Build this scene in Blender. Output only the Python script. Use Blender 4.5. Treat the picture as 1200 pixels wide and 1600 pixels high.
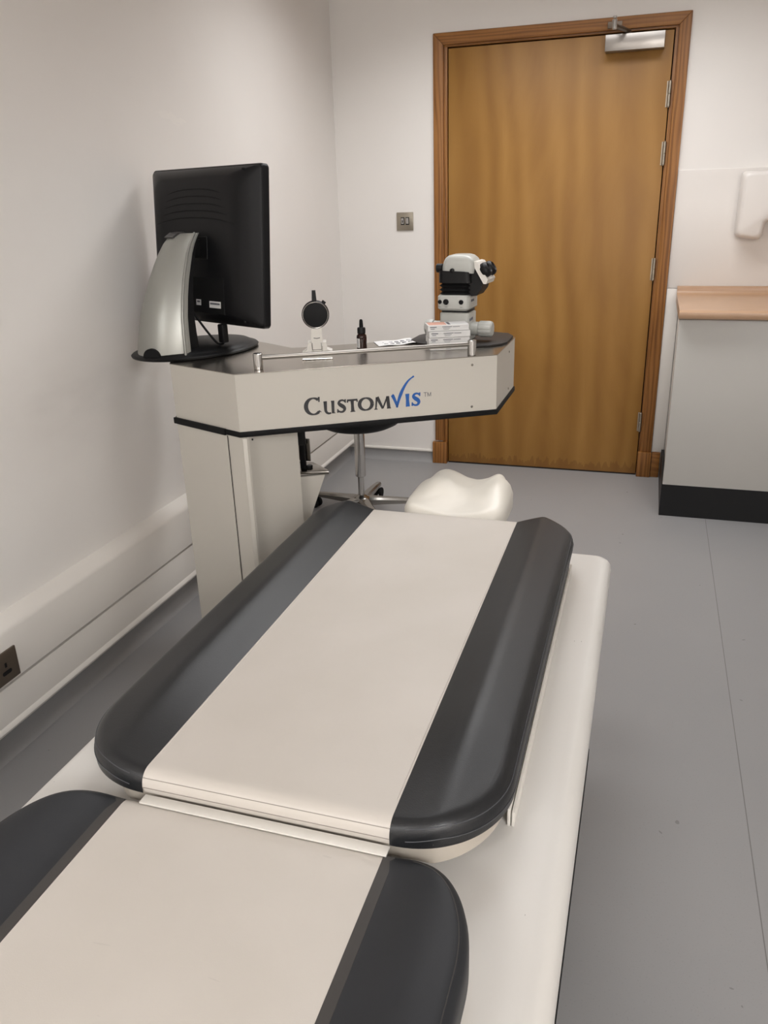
import bpy, bmesh, math, random
from mathutils import Vector, Matrix
random.seed(7)
for o in list(bpy.data.objects): bpy.data.objects.remove(o)
SC = bpy.context.scene
COL = SC.collection
PI = math.pi

# ------------------------------------------------------------------ camera, world, lights, exposure
def make_camera():
    f, X, Y, Z, yaw, pitch, roll = 1261.43, 1.5535, -4.1358, 1.3781, -0.3176, 0.3737, -0.0316
    cy, sy, cp, sp = math.cos(yaw), math.sin(yaw), math.cos(pitch), math.sin(pitch)
    fwd = Vector((sy*cp, cy*cp, -sp)); right = Vector((cy, -sy, 0)); up = right.cross(fwd)
    cr, sr = math.cos(roll), math.sin(roll)
    r2 = cr*right + sr*up; u2 = -sr*right + cr*up
    cd = bpy.data.cameras.new('camera'); co = bpy.data.objects.new('camera', cd); COL.objects.link(co)
    cd.sensor_fit = 'VERTICAL'; cd.sensor_height = 36.0; cd.lens = f/1600*36.0
    cd.clip_start = 0.02
    co.matrix_world = Matrix(((r2.x, u2.x, -fwd.x, X), (r2.y, u2.y, -fwd.y, Y), (r2.z, u2.z, -fwd.z, Z), (0, 0, 0, 1)))
    SC.camera = co
make_camera()
SC.view_settings.view_transform = 'Standard'; SC.view_settings.look = 'None'
SC.view_settings.gamma = 1.0; SC.view_settings.use_curve_mapping = False
SC.view_settings.exposure = -0.06
W = bpy.data.worlds.new('world'); SC.world = W; W.use_nodes = True
W.node_tree.nodes['Background'].inputs[0].default_value = (0.5, 0.47, 0.43, 1); W.node_tree.nodes['Background'].inputs[1].default_value = 0.1
CEIL = 2.44
def ceiling_lamp(name, x, y, sx, sy, power, col=(1.0, 0.90, 0.79), spread=PI):
    l = bpy.data.lights.new(name, 'AREA'); l.shape = 'RECTANGLE'; l.size = sx; l.size_y = sy
    l.energy = power; l.color = col; l.spread = spread
    o = bpy.data.objects.new(name, l); COL.objects.link(o); o.location = (x, y, CEIL-0.03)
LC = (0.98, 0.985, 1.0)
ceiling_lamp('ceiling_lamp_door', 1.20, -0.9, 1.5, 0.6, 21, LC, 2.4)
ceiling_lamp('ceiling_lamp_rear_left', 0.45, -5.9, 0.6, 0.9, 32, LC)
ceiling_lamp('ceiling_lamp_rear_right', 3.1, -5.9, 1.0, 1.0, 98, LC)
ceiling_lamp('ceiling_lamp_couch', 0.95, -2.1, 0.6, 0.6, 3.2, LC, 1.85)

# ------------------------------------------------------------------ materials
def srgb(r, g, b):
    f = lambda c: (c/255/12.92) if c/255 <= 0.04045 else ((c/255+0.055)/1.055)**2.4
    return (f(r), f(g), f(b), 1)
class NT:
    def __init__(s, name):
        s.m = bpy.data.materials.new(name); s.m.use_nodes = True; s.t = s.m.node_tree; s.n = s.t.nodes
        s.b = s.n['Principled BSDF']
    def node(s, kind, **k):
        n = s.n.new(kind)
        for a, v in k.items(): setattr(n, a, v)
        return n
    def link(s, a, b): s.t.links.new(a, b)
    def coord(s, scale=(1, 1, 1), loc=(0, 0, 0), rot=(0, 0, 0), out='Object'):
        t = s.node('ShaderNodeTexCoord'); m = s.node('ShaderNodeMapping')
        m.inputs['Scale'].default_value = scale; m.inputs['Location'].default_value = loc; m.inputs['Rotation'].default_value = rot
        s.link(t.outputs[out], m.inputs[0]); return m.outputs[0]
    def noise(s, vec, scale, detail=3, rough=0.5, dist=0.0):
        n = s.node('ShaderNodeTexNoise'); s.link(vec, n.inputs['Vector'])
        n.inputs['Scale'].default_value = scale; n.inputs['Detail'].default_value = detail
        n.inputs['Roughness'].default_value = rough; n.inputs['Distortion'].default_value = dist
        return n.outputs['Fac']
    def ramp(s, fac, stops):
        r = s.node('ShaderNodeValToRGB'); e = r.color_ramp.elements
        e[0].position, e[0].color = stops[0]; e[1].position, e[1].color = stops[-1]
        for p, c in stops[1:-1]:
            x = e.new(p); x.color = c
        s.link(fac, r.inputs[0]); return r.outputs[0]
    def mix(s, fac, a, b, blend='MIX'):
        m = s.node('ShaderNodeMix', data_type='RGBA', blend_type=blend)
        for i, v in ((0, fac), (6, a), (7, b)):
            if hasattr(v, 'links') or hasattr(v, 'is_linked'): s.link(v, m.inputs[i])
            else: m.inputs[i].default_value = v
        return m.outputs[2]
    def math(s, op, a, b=None, clamp=False):
        m = s.node('ShaderNodeMath', operation=op, use_clamp=clamp)
        for i, v in enumerate((a, b)):
            if v is None: continue
            if hasattr(v, 'is_linked'): s.link(v, m.inputs[i])
            else: m.inputs[i].default_value = v
        return m.outputs[0]
    def bump(s, h, strength=0.2, dist=0.002):
        b = s.node('ShaderNodeBump'); b.inputs['Strength'].default_value = strength; b.inputs['Distance'].default_value = dist
        s.link(h, b.inputs['Height']); s.link(b.outputs[0], s.b.inputs['Normal'])
    def base(s, v):
        if hasattr(v, 'is_linked'): s.link(v, s.b.inputs['Base Color'])
        else: s.b.inputs['Base Color'].default_value = v
    def set(s, rough=0.5, metal=0.0, spec=0.5, coat=0.0):
        s.b.inputs['Roughness'].default_value = rough; s.b.inputs['Metallic'].default_value = metal
        s.b.inputs['Specular IOR Level'].default_value = spec; s.b.inputs['Coat Weight'].default_value = coat
def plain(name, col, rough=0.5, metal=0.0, var=0.06, scale=6.0, bump=0.0, bscale=200, spec=0.5):
    t = NT(name); v = t.coord()
    n = t.noise(v, scale, 3)
    c2 = tuple(c*(1-var) for c in col[:3])+(1,)
    t.base(t.ramp(n, [(0.3, c2), (0.7, col)]))
    t.set(rough, metal, spec)
    if bump: t.bump(t.noise(v, bscale, 2), bump, 0.001)
    return t.m
M = {}
def wall_material():
    t = NT('painted_plaster'); v = t.coord()
    n = t.noise(v, 1.3, 4)
    base = t.ramp(n, [(0.3, srgb(234, 229, 224)), (0.7, srgb(239, 235, 230))])
    # patch of lighter filler and faint dirt where the paint was scuffed, left wall at head height
    sep = t.node('ShaderNodeSeparateXYZ'); tc = t.node('ShaderNodeTexCoord'); t.link(tc.outputs['Object'], sep.inputs[0])
    dy = t.math('ABSOLUTE', t.math('ADD', sep.outputs[1], 1.50)); 
    slope = t.math('ADD', t.math('MULTIPLY', t.math('ADD', sep.outputs[1], 1.5), -0.10), 1.635)
    dz = t.math('ABSOLUTE', t.math('SUBTRACT', sep.outputs[2], slope))
    fy = t.math('SUBTRACT', 1.0, t.math('DIVIDE', dy, 0.45), True); fz = t.math('SUBTRACT', 1.0, t.math('DIVIDE', dz, 0.07), True)
    fx = t.math('LESS_THAN', sep.outputs[0], 0.02)
    w = t.math('MULTIPLY', t.math('MULTIPLY', fy, fz), fx)
    v2 = t.coord((1, 5, 14)); sc = t.noise(v2, 2.2, 5, 0.7)
    m = t.math('MULTIPLY', t.math('GREATER_THAN', t.math('MULTIPLY', sc, t.math('ADD', w, 0.25)), 0.53), t.math('MULTIPLY', fx, 0.55))
    c = t.mix(m, base, srgb(240, 235, 229))
    # faint mottled grey patch, fading outwards, lower down on the same wall
    dy2 = t.math('ABSOLUTE', t.math('ADD', sep.outputs[1], 2.2)); dz2 = t.math('ABSOLUTE', t.math('SUBTRACT', sep.outputs[2], 0.86))
    w2 = t.math('MULTIPLY', t.math('SUBTRACT', 1.0, t.math('DIVIDE', dy2, 0.6), True), t.math('SUBTRACT', 1.0, t.math('DIVIDE', dz2, 0.2), True))
    m2 = t.math('MULTIPLY', t.math('MULTIPLY', w2, fx), t.math('MULTIPLY', t.noise(t.coord((1, 2, 5)), 3.0, 4), 0.35))
    c = t.mix(m2, c, srgb(175, 168, 162))
    t.base(c); t.set(0.55, 0, 0.35)
    t.bump(t.noise(v, 60, 4), 0.06, 0.002)
    return t.m
M['wall'] = wall_material()
def floor_material():
    t = NT('grey_vinyl'); v = t.coord()
    n = t.noise(v, 0.9, 3); fine = t.noise(v, 260, 2)
    c = t.ramp(n, [(0.3, srgb(143, 142, 142)), (0.7, srgb(150, 148, 147))])
    c = t.mix(t.math('MULTIPLY', t.math('GREATER_THAN', fine, 0.66), 0.25), c, srgb(120, 118, 117))
    sp = t.noise(v, 24, 1)
    c = t.mix(t.math('MULTIPLY', t.math('GREATER_THAN', sp, 0.775), 0.5), c, srgb(95, 92, 90))
    t.base(c); t.set(0.42, 0, 0.35); t.bump(fine, 0.04, 0.001)
    return t.m
M['floor'] = floor_material()
def wood_material(name, a, b, c, sc=(1.0, 1.0, 0.12), scale=7.0, rough=0.42, flame=2.0, wave=5.0, wmix=0.3):
    t = NT(name); v = t.coord(sc)
    n1 = t.noise(v, scale, 4, 0.55, flame)
    wv = t.node('ShaderNodeTexWave', wave_type='RINGS', rings_direction='Y'); wm = t.node('ShaderNodeMapping')
    wm.inputs['Scale'].default_value = (1, 1, 1); t.link(v, wm.inputs[0]); t.link(wm.outputs[0], wv.inputs[0])
    wv.inputs['Scale'].default_value = wave; wv.inputs['Distortion'].default_value = 7.0; wv.inputs['Detail'].default_value = 2; wv.inputs['Detail Scale'].default_value = 1.4
    f = t.math('ADD', t.math('MULTIPLY', n1, 1-wmix), t.math('MULTIPLY', wv.outputs['Fac'], wmix))
    col = t.ramp(f, [(0.25, a), (0.5, b), (0.8, c)])
    gr = t.noise(t.coord((60, 60, 1.2)), 5, 3, 0.6)
    col = t.mix(t.math('MULTIPLY', t.math('GREATER_THAN', gr, 0.62), 0.22), col, a)
    t.base(col); t.set(rough, 0, 0.4)
    t.bump(gr, 0.05, 0.001)
    return t
tw = wood_material('door_veneer', srgb(141, 99, 44), srgb(152, 109, 51), srgb(163, 120, 60), (1.0, 1.0, 0.22), 4.2, wave=2.6)
# worn darker streaks along the bottom of the leaf
def add_kick(t):
    sep = t.node('ShaderNodeSeparateXYZ'); tc = t.node('ShaderNodeTexCoord'); t.link(tc.outputs['Object'], sep.inputs[0])
    st = t.noise(t.coord((26, 1, 3)), 2.0, 3)
    lim = t.math('MULTIPLY', st, 0.16)
    m = t.math('MULTIPLY', t.math('LESS_THAN', sep.outputs[2], t.math('SUBTRACT', lim, 0.035)), 0.35)
    old = t.b.inputs['Base Color'].links[0].from_socket
    t.base(t.mix(m, old, srgb(105, 66, 32)))
add_kick(tw); M['veneer'] = tw.m
M['oak'] = wood_material('frame_timber', srgb(112, 70, 30), srgb(144, 95, 46), srgb(160, 110, 57), (2.2, 2.2, 0.16), 7.0, 0.4, wave=9.0, wmix=0.34).m
M['oak_h'] = wood_material('frame_timber_across', srgb(120, 76, 34), srgb(146, 97, 47), srgb(160, 109, 56), (0.16, 2.2, 2.2), 7.0, 0.4, wave=9.0, wmix=0.34).m
M['gap'] = plain('shadow_gap', srgb(30, 20, 14), 0.8)
M['white_gloss'] = plain('white_trim', srgb(226, 221, 214), 0.35, var=0.02)
M['cream'] = plain('cream_powder_coat', srgb(200, 195, 185), 0.38, var=0.02, bump=0.03, bscale=400)
def deck_mat():
    t = NT('cream_moulded_shell'); v = t.coord()
    c = t.ramp(t.noise(v, 2.5, 3), [(0.3, srgb(218, 214, 208)), (0.7, srgb(224, 221, 216))])
    sp = t.noise(t.coord((22, 9, 22)), 6, 1)
    c = t.mix(t.math('MULTIPLY', t.math('GREATER_THAN', sp, 0.80), 0.6), c, srgb(140, 136, 130))
    t.base(c); t.set(0.4, 0, 0.45); return t.m
M['deck'] = deck_mat()
def leather(name, a, b, rough, crease=0.0, bump=0.18, marks=False):
    t = NT(name); v = t.coord()
    n = t.noise(v, 5, 4)
    c = t.ramp(n, [(0.3, a), (0.7, b)])
    if marks:
        k = t.noise(t.coord((5, 40, 5)), 3.0, 3, 0.6)
        c = t.mix(t.math('MULTIPLY', t.math('GREATER_THAN', k, 0.74), 0.15), c, srgb(150, 145, 140))
    t.base(c)
    t.set(rough, 0, 0.5)
    vo = t.node('ShaderNodeTexVoronoi', feature='DISTANCE_TO_EDGE'); t.link(v, vo.inputs['Vector']); vo.inputs['Scale'].default_value = 330
    h = t.math('ADD', t.math('MULTIPLY', t.math('MINIMUM', vo.outputs['Distance'], 0.25), 1.2), t.math('MULTIPLY', t.noise(v, 35, 5, 0.7, 1.5), crease))
    t.bump(h, bump, 0.001)
    return t.m
M['leather_dark'] = leather('charcoal_leather', srgb(29, 30, 32), srgb(34, 35, 37), 0.37, 0.8, 0.2)
M['leather_dark_smooth'] = leather('charcoal_leather_smooth', srgb(33, 35, 39), srgb(39, 41, 45), 0.5, 0.2, 0.1)
M['leather_pale'] = leather('pale_vinyl', srgb(202, 195, 186), srgb(208, 201, 193), 0.42, 0.2, 0.08, True)
M['seam'] = plain('seam_thread', srgb(78, 79, 83), 0.6)
M['seam_pale'] = plain('pale_seam', srgb(150, 143, 134), 0.6)
M['welt'] = plain('charcoal_welt', srgb(66, 63, 61), 0.55)
M['black'] = plain('black_plastic', srgb(16, 16, 17), 0.45, spec=0.3)
M['black_mat'] = plain('black_rubber', srgb(16, 16, 17), 0.7, spec=0.25)
M['monitor'] = plain('monitor_shell', srgb(17, 17, 19), 0.42, bump=0.08, bscale=900, spec=0.25)
M['silver'] = plain('silver_paint', srgb(158, 158, 152), 0.34, 0.55, var=0.03)
def steel(name, col, rough, aniso_axis=(1, 60, 60)):
    t = NT(name); v = t.coord(aniso_axis)
    n = t.noise(v, 8, 3)
    t.base(t.ramp(n, [(0.3, tuple(c*0.9 for c in col[:3])+(1,)), (0.7, col)])); t.set(rough, 1.0)
    t.bump(n, 0.03, 0.0005); return t.m
M['steel_top'] = steel('brushed_steel', srgb(176, 170, 162), 0.27)
M['steel_closer'] = steel('satin_steel', srgb(170, 165, 160), 0.3)
M['nickel'] = steel('satin_nickel', srgb(168, 160, 146), 0.38)
M['chrome'] = plain('chrome', srgb(205, 203, 200), 0.12, 1.0, var=0.02)
M['alu'] = plain('cast_aluminium', srgb(150, 146, 140), 0.22, 1.0, var=0.04)
M['bronze_metal'] = plain('dark_nickel', srgb(120, 108, 96), 0.35, 0.8)
M['cab'] = plain('pale_grey_laminate', srgb(187, 184, 178), 0.4, var=0.02)
M['worktop'] = plain('beige_laminate', srgb(183, 148, 118), 0.32, var=0.06, scale=20)
M['disp'] = plain('white_abs', srgb(226, 220, 214), 0.3, var=0.01)
M['scope'] = plain('pale_grey_enamel', srgb(182, 182, 176), 0.35, var=0.02)
M['scope_plate'] = plain('brown_black_plate', srgb(40, 36, 34), 0.5, spec=0.3)
M['white_plastic'] = plain('white_plastic', srgb(224, 220, 212), 0.35, var=0.02)
M['paper'] = plain('white_paper', srgb(225, 224, 222), 0.6, var=0.02)
M['card'] = plain('white_card', srgb(222, 221, 219), 0.5, var=0.02)
M['ink'] = plain('grey_ink', srgb(95, 95, 102), 0.6)
M['peach'] = plain('peach_print', srgb(214, 160, 140), 0.5)
M['amber'] = plain('amber_glass', srgb(38, 16, 12), 0.08, 0, 0.02)
M['logo_dark'] = plain('charcoal_vinyl', srgb(44, 43, 46), 0.45)
M['logo_blue'] = plain('blue_vinyl', srgb(22, 88, 165), 0.45)
M['foam'] = leather('white_foam_cover', srgb(226, 220, 208), srgb(231, 226, 216), 0.4, 0.3, 0.05)
M['pad_grey'] = plain('grey_support', srgb(120, 116, 112), 0.5)
M['lens'] = plain('dark_lens', srgb(13, 13, 14), 0.5, spec=0.2)
M['label_blue'] = plain('navy_print', srgb(40, 45, 85), 0.5)
M['screen'] = plain('screen_off', srgb(12, 12, 14), 0.15)
M['cream_pan'] = plain('cream_pan', srgb(190, 181, 168), 0.35, var=0.02)

# ------------------------------------------------------------------ mesh helpers (world coordinates)
def BM(): return bmesh.new()
def link(name, bm, mat, parent=None, origin=None, smooth=35, recalc=True):
    """links bm as one mesh; its origin is the parent's root origin or `origin`."""
    org = Vector(origin) if origin is not None else Vector((0, 0, 0))
    if parent is not None:
        org = Vector(parent['_org'])
    bm.transform(Matrix.Translation(-org))
    if recalc: bmesh.ops.recalc_face_normals(bm, faces=bm.faces[:])
    me = bpy.data.meshes.new(name); bm.to_mesh(me); bm.free()
    for p in me.polygons: p.use_smooth = True
    me.set_sharp_from_angle(angle=math.radians(smooth))
    mats = mat if isinstance(mat, (list, tuple)) else [mat]
    for m in mats: me.materials.append(m)
    o = bpy.data.objects.new(name, me); COL.objects.link(o)
    if parent is not None: o.parent = parent
    else: o.location = org
    o['_org'] = tuple(org)
    return o
def thing(name, label, cat, loc, group=None):
    o = bpy.data.objects.new(name, None); COL.objects.link(o); o.location = loc; o.empty_display_size = 0.05
    o['label'] = label; o['category'] = cat; o['_org'] = tuple(loc)
    if group: o['group'] = group
    return o
def tag(o, label, cat, group=None):
    o['label'] = label; o['category'] = cat
    if group: o['group'] = group
    return o
def struct(o): o['kind'] = 'structure'; return o
def bevel_bm(b, w, seg=2):
    if w > 0:
        bmesh.ops.bevel(b, geom=b.edges[:], offset=w, segments=seg, profile=0.5, affect='EDGES', clamp_overlap=True)
def merge(dst, src):
    me = bpy.data.meshes.new('tmp'); src.to_mesh(me); src.free(); dst.from_mesh(me); bpy.data.meshes.remove(me)
def box(bm, x0, x1, y0, y1, z0, z1, bev=0.0, seg=2, M4=None):
    b = bmesh.new()
    vs = [b.verts.new((x, y, z)) for x in (x0, x1) for y in (y0, y1) for z in (z0, z1)]
    for f in ((0, 1, 3, 2), (4, 6, 7, 5), (0, 4, 5, 1), (2, 3, 7, 6), (0, 2, 6, 4), (1, 5, 7, 3)):
        b.faces.new([vs[i] for i in f])
    bmesh.ops.recalc_face_normals(b, faces=b.faces[:])
    bevel_bm(b, bev, seg)
    if M4 is not None: b.transform(M4)
    merge(bm, b)
def prism(bm, poly, z0, z1, bev=0.0, seg=2, M4=None):
    b = bmesh.new()
    lo = [b.verts.new((p[0], p[1], z0)) for p in poly]; hi = [b.verts.new((p[0], p[1], z1)) for p in poly]
    b.faces.new(lo[::-1]); b.faces.new(hi); n = len(poly)
    for i in range(n): b.faces.new((lo[i], lo[(i+1) % n], hi[(i+1) % n], hi[i]))
    bmesh.ops.recalc_face_normals(b, faces=b.faces[:])
    bevel_bm(b, bev, seg)
    if M4 is not None: b.transform(M4)
    merge(bm, b)
def lathe(bm, prof, seg=32, M4=None, cap=True):
    b = bmesh.new(); rings = []
    for r, z in prof:
        rings.append([b.verts.new((max(r, 1e-5)*math.cos(2*PI*i/seg), max(r, 1e-5)*math.sin(2*PI*i/seg), z)) for i in range(seg)])
    for a, c in zip(rings, rings[1:]):
        for i in range(seg): b.faces.new((a[i], a[(i+1) % seg], c[(i+1) % seg], c[i]))
    if cap: b.faces.new(rings[0][::-1]); b.faces.new(rings[-1])
    bmesh.ops.recalc_face_normals(b, faces=b.faces[:])
    if M4 is not None: b.transform(M4)
    merge(bm, b)
def loft(bm, rings, M4=None, cap=True, closed=True):
    b = bmesh.new(); R = [[b.verts.new(p) for p in r] for r in rings]; n = len(R[0])
    for a, c in zip(R, R[1:]):
        for i in range(n if closed else n-1): b.faces.new((a[i], a[(i+1) % n], c[(i+1) % n], c[i]))
    if cap and closed: b.faces.new(R[0][::-1]); b.faces.new(R[-1])
    bmesh.ops.recalc_face_normals(b, faces=b.faces[:])
    if M4 is not None: b.transform(M4)
    merge(bm, b)
def tube(bm, pts, r, seg=10, radii=None):
    pts = [Vector(p) for p in pts]; rings = []; prev = None
    for i, p in enumerate(pts):
        t = (pts[min(i+1, len(pts)-1)]-pts[max(i-1, 0)]).normalized()
        if prev is None:
            a = t.orthogonal().normalized()
        else:
            a = (prev - t*prev.dot(t)).normalized()
        prev = a; c = t.cross(a); rr = radii[i] if radii else r
        rings.append([p + rr*(math.cos(2*PI*k/seg)*a + math.sin(2*PI*k/seg)*c) for k in range(seg)])
    loft(bm, rings)
def cyl(bm, p0, p1, r, seg=24, bev=0.0):
    p0, p1 = Vector(p0), Vector(p1); d = p1-p0; L = d.length
    q = Vector((0, 0, 1)).rotation_difference(d).to_matrix().to_4x4()
    prof = [(r-bev, 0), (r, bev), (r, L-bev), (r-bev, L)] if bev else [(r, 0), (r, L)]
    lathe(bm, prof, seg, Matrix.Translation(p0) @ q)
def prismz(bm, poly, y0, y1, MM):
    """polygon in local x,z extruded along local y."""
    bb = bmesh.new(); prism(bb, poly, 0, y1-y0)
    bb.transform(Matrix(((1, 0, 0, 0), (0, 0, 1, y0), (0, 1, 0, 0), (0, 0, 0, 1)))); bb.transform(MM); merge(bm, bb)
def rrect(cx, cy, hx, hy, r, n=6):
    P = []
    for sx, sy, a0 in ((1, 1, 0), (-1, 1, 90), (-1, -1, 180), (1, -1, 270)):
        for k in range(n+1):
            a = math.radians(a0 + 90*k/n); P.append((cx+sx*(hx-r)+r*math.cos(a), cy+sy*(hy-r)+r*math.sin(a)))
    return P
def frame(o, ax, az=(0, 0, 1)):
    """matrix: local x along ax (horizontal), local z up, local y = z cross x."""
    ax = Vector(ax).normalized(); az = Vector(az).normalized(); ay = az.cross(ax)
    return Matrix(((ax.x, ay.x, az.x, o[0]), (ax.y, ay.y, az.y, o[1]), (ax.z, ay.z, az.z, o[2]), (0, 0, 0, 1)))
def sm(a, b, x):
    t = min(1, max(0, (x-a)/(b-a))); return t*t*(3-2*t)

# ------------------------------------------------------------------ the room
RX, RY = 3.7, -6.7
def shell():
    b = BM(); box(b, -0.1, RX+0.1, RY-0.1, 0.1, -0.1, 0); struct(link('floor', b, M['floor']))
    b = BM(); box(b, -0.1, RX+0.1, RY-0.1, 0.1, CEIL, CEIL+0.1); struct(link('ceiling', b, M['wall']))
    b = BM(); box(b, -0.1, 0, RY, 0, 0, CEIL); struct(link('wall_left', b, M['wall']))
    b = BM(); box(b, RX, RX+0.1, RY, 0, 0, CEIL); struct(link('wall_right', b, M['wall']))
    b = BM(); box(b, 0, RX, RY-0.1, RY, 0, CEIL); struct(link('wall_front', b, M['wall']))
    b = BM(); box(b, -0.1, 0.545, 0, 0.1, 0, CEIL); box(b, 0.545, 1.592, 0, 0.1, 2.025, CEIL); box(b, 1.592, RX+0.1, 0, 0.1, 0, CEIL)
    struct(link('wall_back', b, M['wall']))
shell()
def skirting():
    # vinyl coved up the back wall with a capping bead
    b = BM(); pr = [(0, 0), (-0.03, 0.0), (-0.022, 0.004), (-0.012, 0.012), (-0.006, 0.028), (-0.005, 0.055), (0, 0.055)]
    loft(b, [[(x, p[0], p[1]) for p in pr] for x in (0.004, 0.494)]); struct(link('baseboard_back', b, M['floor']))
    b = BM(); pr = [(0, 0.055), (-0.009, 0.056), (-0.012, 0.062), (-0.009, 0.068), (0, 0.070)]
    loft(b, [[(x, p[0], p[1]) for p in pr] for x in (0.004, 0.494)]); struct(link('trim_1', b, M['white_gloss']))
    # left wall: white cable trunking in two compartments over a coved edge
    pr = [(0, 0.388), (0.022, 0.384), (0.044, 0.367), (0.050, 0.357), (0.050, 0.226), (0.034, 0.2255), (0.034, 0.2150), (0.045, 0.2145), (0.046, 0.212), (0.046, 0.116), (0.051, 0.111), (0.053, 0.103), (0.049, 0.095), (0.036, 0.093), (0, 0.093)]
    b = BM(); loft(b, [[(p[0], y, p[1]) for p in pr] for y in (RY, 0)]); struct(link('trim_2', b, M['white_gloss']))
    b = BM(); pr = [(0, 0), (0.03, 0), (0.02, 0.006), (0.012, 0.016), (0.008, 0.04), (0.008, 0.093), (0, 0.093)]
    loft(b, [[(p[0], y, p[1]) for p in pr] for y in (RY, 0)]); struct(link('baseboard_left', b, M['floor']))
    # timber skirting and white boxing right of the door
    b = BM(); box(b, 1.632, 1.673, -0.02, 0, 0, 0.130, 0.004); struct(link('baseboard_right', b, M['oak_h']))
    b = BM(); box(b, 1.6295, 1.689, -0.010, 0, 0.131, 0.931, 0.003); struct(link('trim_3', b, M['white_gloss']))
    b = BM(); box(b, 1.6295, RX, -0.006, 0, 0.934, 1.443, 0.002); struct(link('trim_4', b, M['disp']))
skirting()
def seam_lines():
    b = BM()
    pts = [(1.873, -0.535), (1.873, -1.2), (1.8725, -2.0), (1.873, -2.9), (1.873, -3.7)]
    for p, q in zip(pts, pts[1:]):
        d = Vector((q[0]-p[0], q[1]-p[1], 0)).normalized(); n = Vector((-d.y, d.x, 0))*0.0009
        prism(b, [(p[0]+n.x, p[1]+n.y), (p[0]-n.x, p[1]-n.y), (q[0]-n.x, q[1]-n.y), (q[0]+n.x, q[1]+n.y)], 0, 0.0004)
    struct(link('trim_5', b, plain('floor_weld', srgb(112, 109, 107), 0.6)))
seam_lines()

def door():
    aL, aR, aT = 0.5074, 1.6286, 2.061; lL, lR, lT = 0.577, 1.5614, 1.9977
    b = BM(); box(b, lL, lR, 0.0, 0.044, 0.008, lT, 0.0015); leaf = struct(link('door_1', b, M['veneer']))
    # dark gap behind, lining and architrave
    b = BM(); box(b, 0.55, 1.585, 0.046, 0.06, 0, 2.02); box(b, 0.577, 1.5614, 0.002, 0.03, 0.0, 0.0075); struct(link('trim_6', b, M['gap']))
    b = BM()
    box(b, 0.546, 0.5725, -0.004, 0.09, 0, 2.004, 0.001); box(b, 1.566, 1.591, -0.004, 0.09, 0, 2.004, 0.001)
    struct(link('trim_7', b, M['oak']))
    b = BM(); box(b, 0.546, 1.591, -0.004, 0.09, 2.004, 2.024, 0.001); struct(link('trim_8', b, M['oak_h']))
    def arch(mat, name, poly):   # mitred boards, poly in x,z
        bb = bmesh.new(); prism(bb, poly, 0, 0.018, 0.003)
        bb.transform(Matrix(((1, 0, 0, 0), (0, 0, -1, 0), (0, 1, 0, 0), (0, 0, 0, 1))))
        struct(link(name, bb, mat))
    w = 0.049
    arch(M['oak'], 'trim_9', [(aL, 0.126), (aL+w, 0.126), (aL+w, aT-w), (aL, aT)])
    arch(M['oak'], 'trim_10', [(aR-w, 0.131), (aR, 0.131), (aR, aT), (aR-w, aT-w)])
    arch(M['oak_h'], 'trim_11', [(aL, aT), (aL+w, aT-w), (aR-w, aT-w), (aR, aT)])
    b = BM(); box(b, 0.494, 0.5725, -0.028, 0, 0, 0.119, 0.003); struct(link('trim_12', b, M['oak']))
    b = BM(); box(b, 1.5645, 1.6305, -0.028, 0, 0, 0.130, 0.003); struct(link('trim_13', b, M['oak']))
    leaf['_org'] = (0, 0, 0)
    for z0, z1 in ((1.701, 1.803), (1.467, 1.563), (0.969, 1.067), (0.234, 0.330)):
        b = BM(); n = 2; h = (z1-z0)/n
        for k in range(n): cyl(b, (1.5625, -0.009, z0+k*h+0.0008), (1.5625, -0.009, z0+(k+1)*h-0.0008), 0.0075, 14, 0.001)
        box(b, 1.550, 1.5625, -0.003, 0.001, z0, z1)
        cyl(b, (1.5625, -0.009, z0-0.002), (1.5625, -0.009, z1+0.002), 0.004, 10)
        link('hinge', b, M['nickel'], leaf)
door()

def door_closer():
    t = thing('door_closer', 'satin steel door closer with folded arm at top right of the wooden door', 'door closer', (1.4, -0.03, 1.926))
    b = BM(); box(b, 1.281, 1.526, -0.060, -0.001, 1.926, 1.990, 0.002); link('cover', b, M['steel_closer'], t)
    b = BM(); cyl(b, (1.375, -0.03, 1.990), (1.375, -0.03, 2.004), 0.011)
    # main arm and fore-arm folded together at an elbow standing out from the door
    tube(b, [(1.375, -0.03, 2.000), (1.352, -0.09, 2.004), (1.322, -0.165, 2.006)], 0.008, 10, [0.010, 0.009, 0.011])
    link('arm', b, M['bronze_metal'], t)
    b = BM(); cyl(b, (1.322, -0.165, 1.992), (1.322, -0.165, 2.028), 0.011, 20, 0.002); cyl(b, (1.322, -0.165, 2.031), (1.322, -0.165, 2.040), 0.009, 20, 0.002)
    link('elbow_joint', b, M['chrome'], t)
    b = BM(); tube(b, [(1.322, -0.165, 2.018), (1.318, -0.09, 2.024), (1.315, -0.022, 2.030)], 0.007); box(b, 1.285, 1.345, -0.026, -0.0185, 2.018, 2.043, 0.002)
    link('forearm', b, M['bronze_metal'], t)
door_closer()

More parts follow.
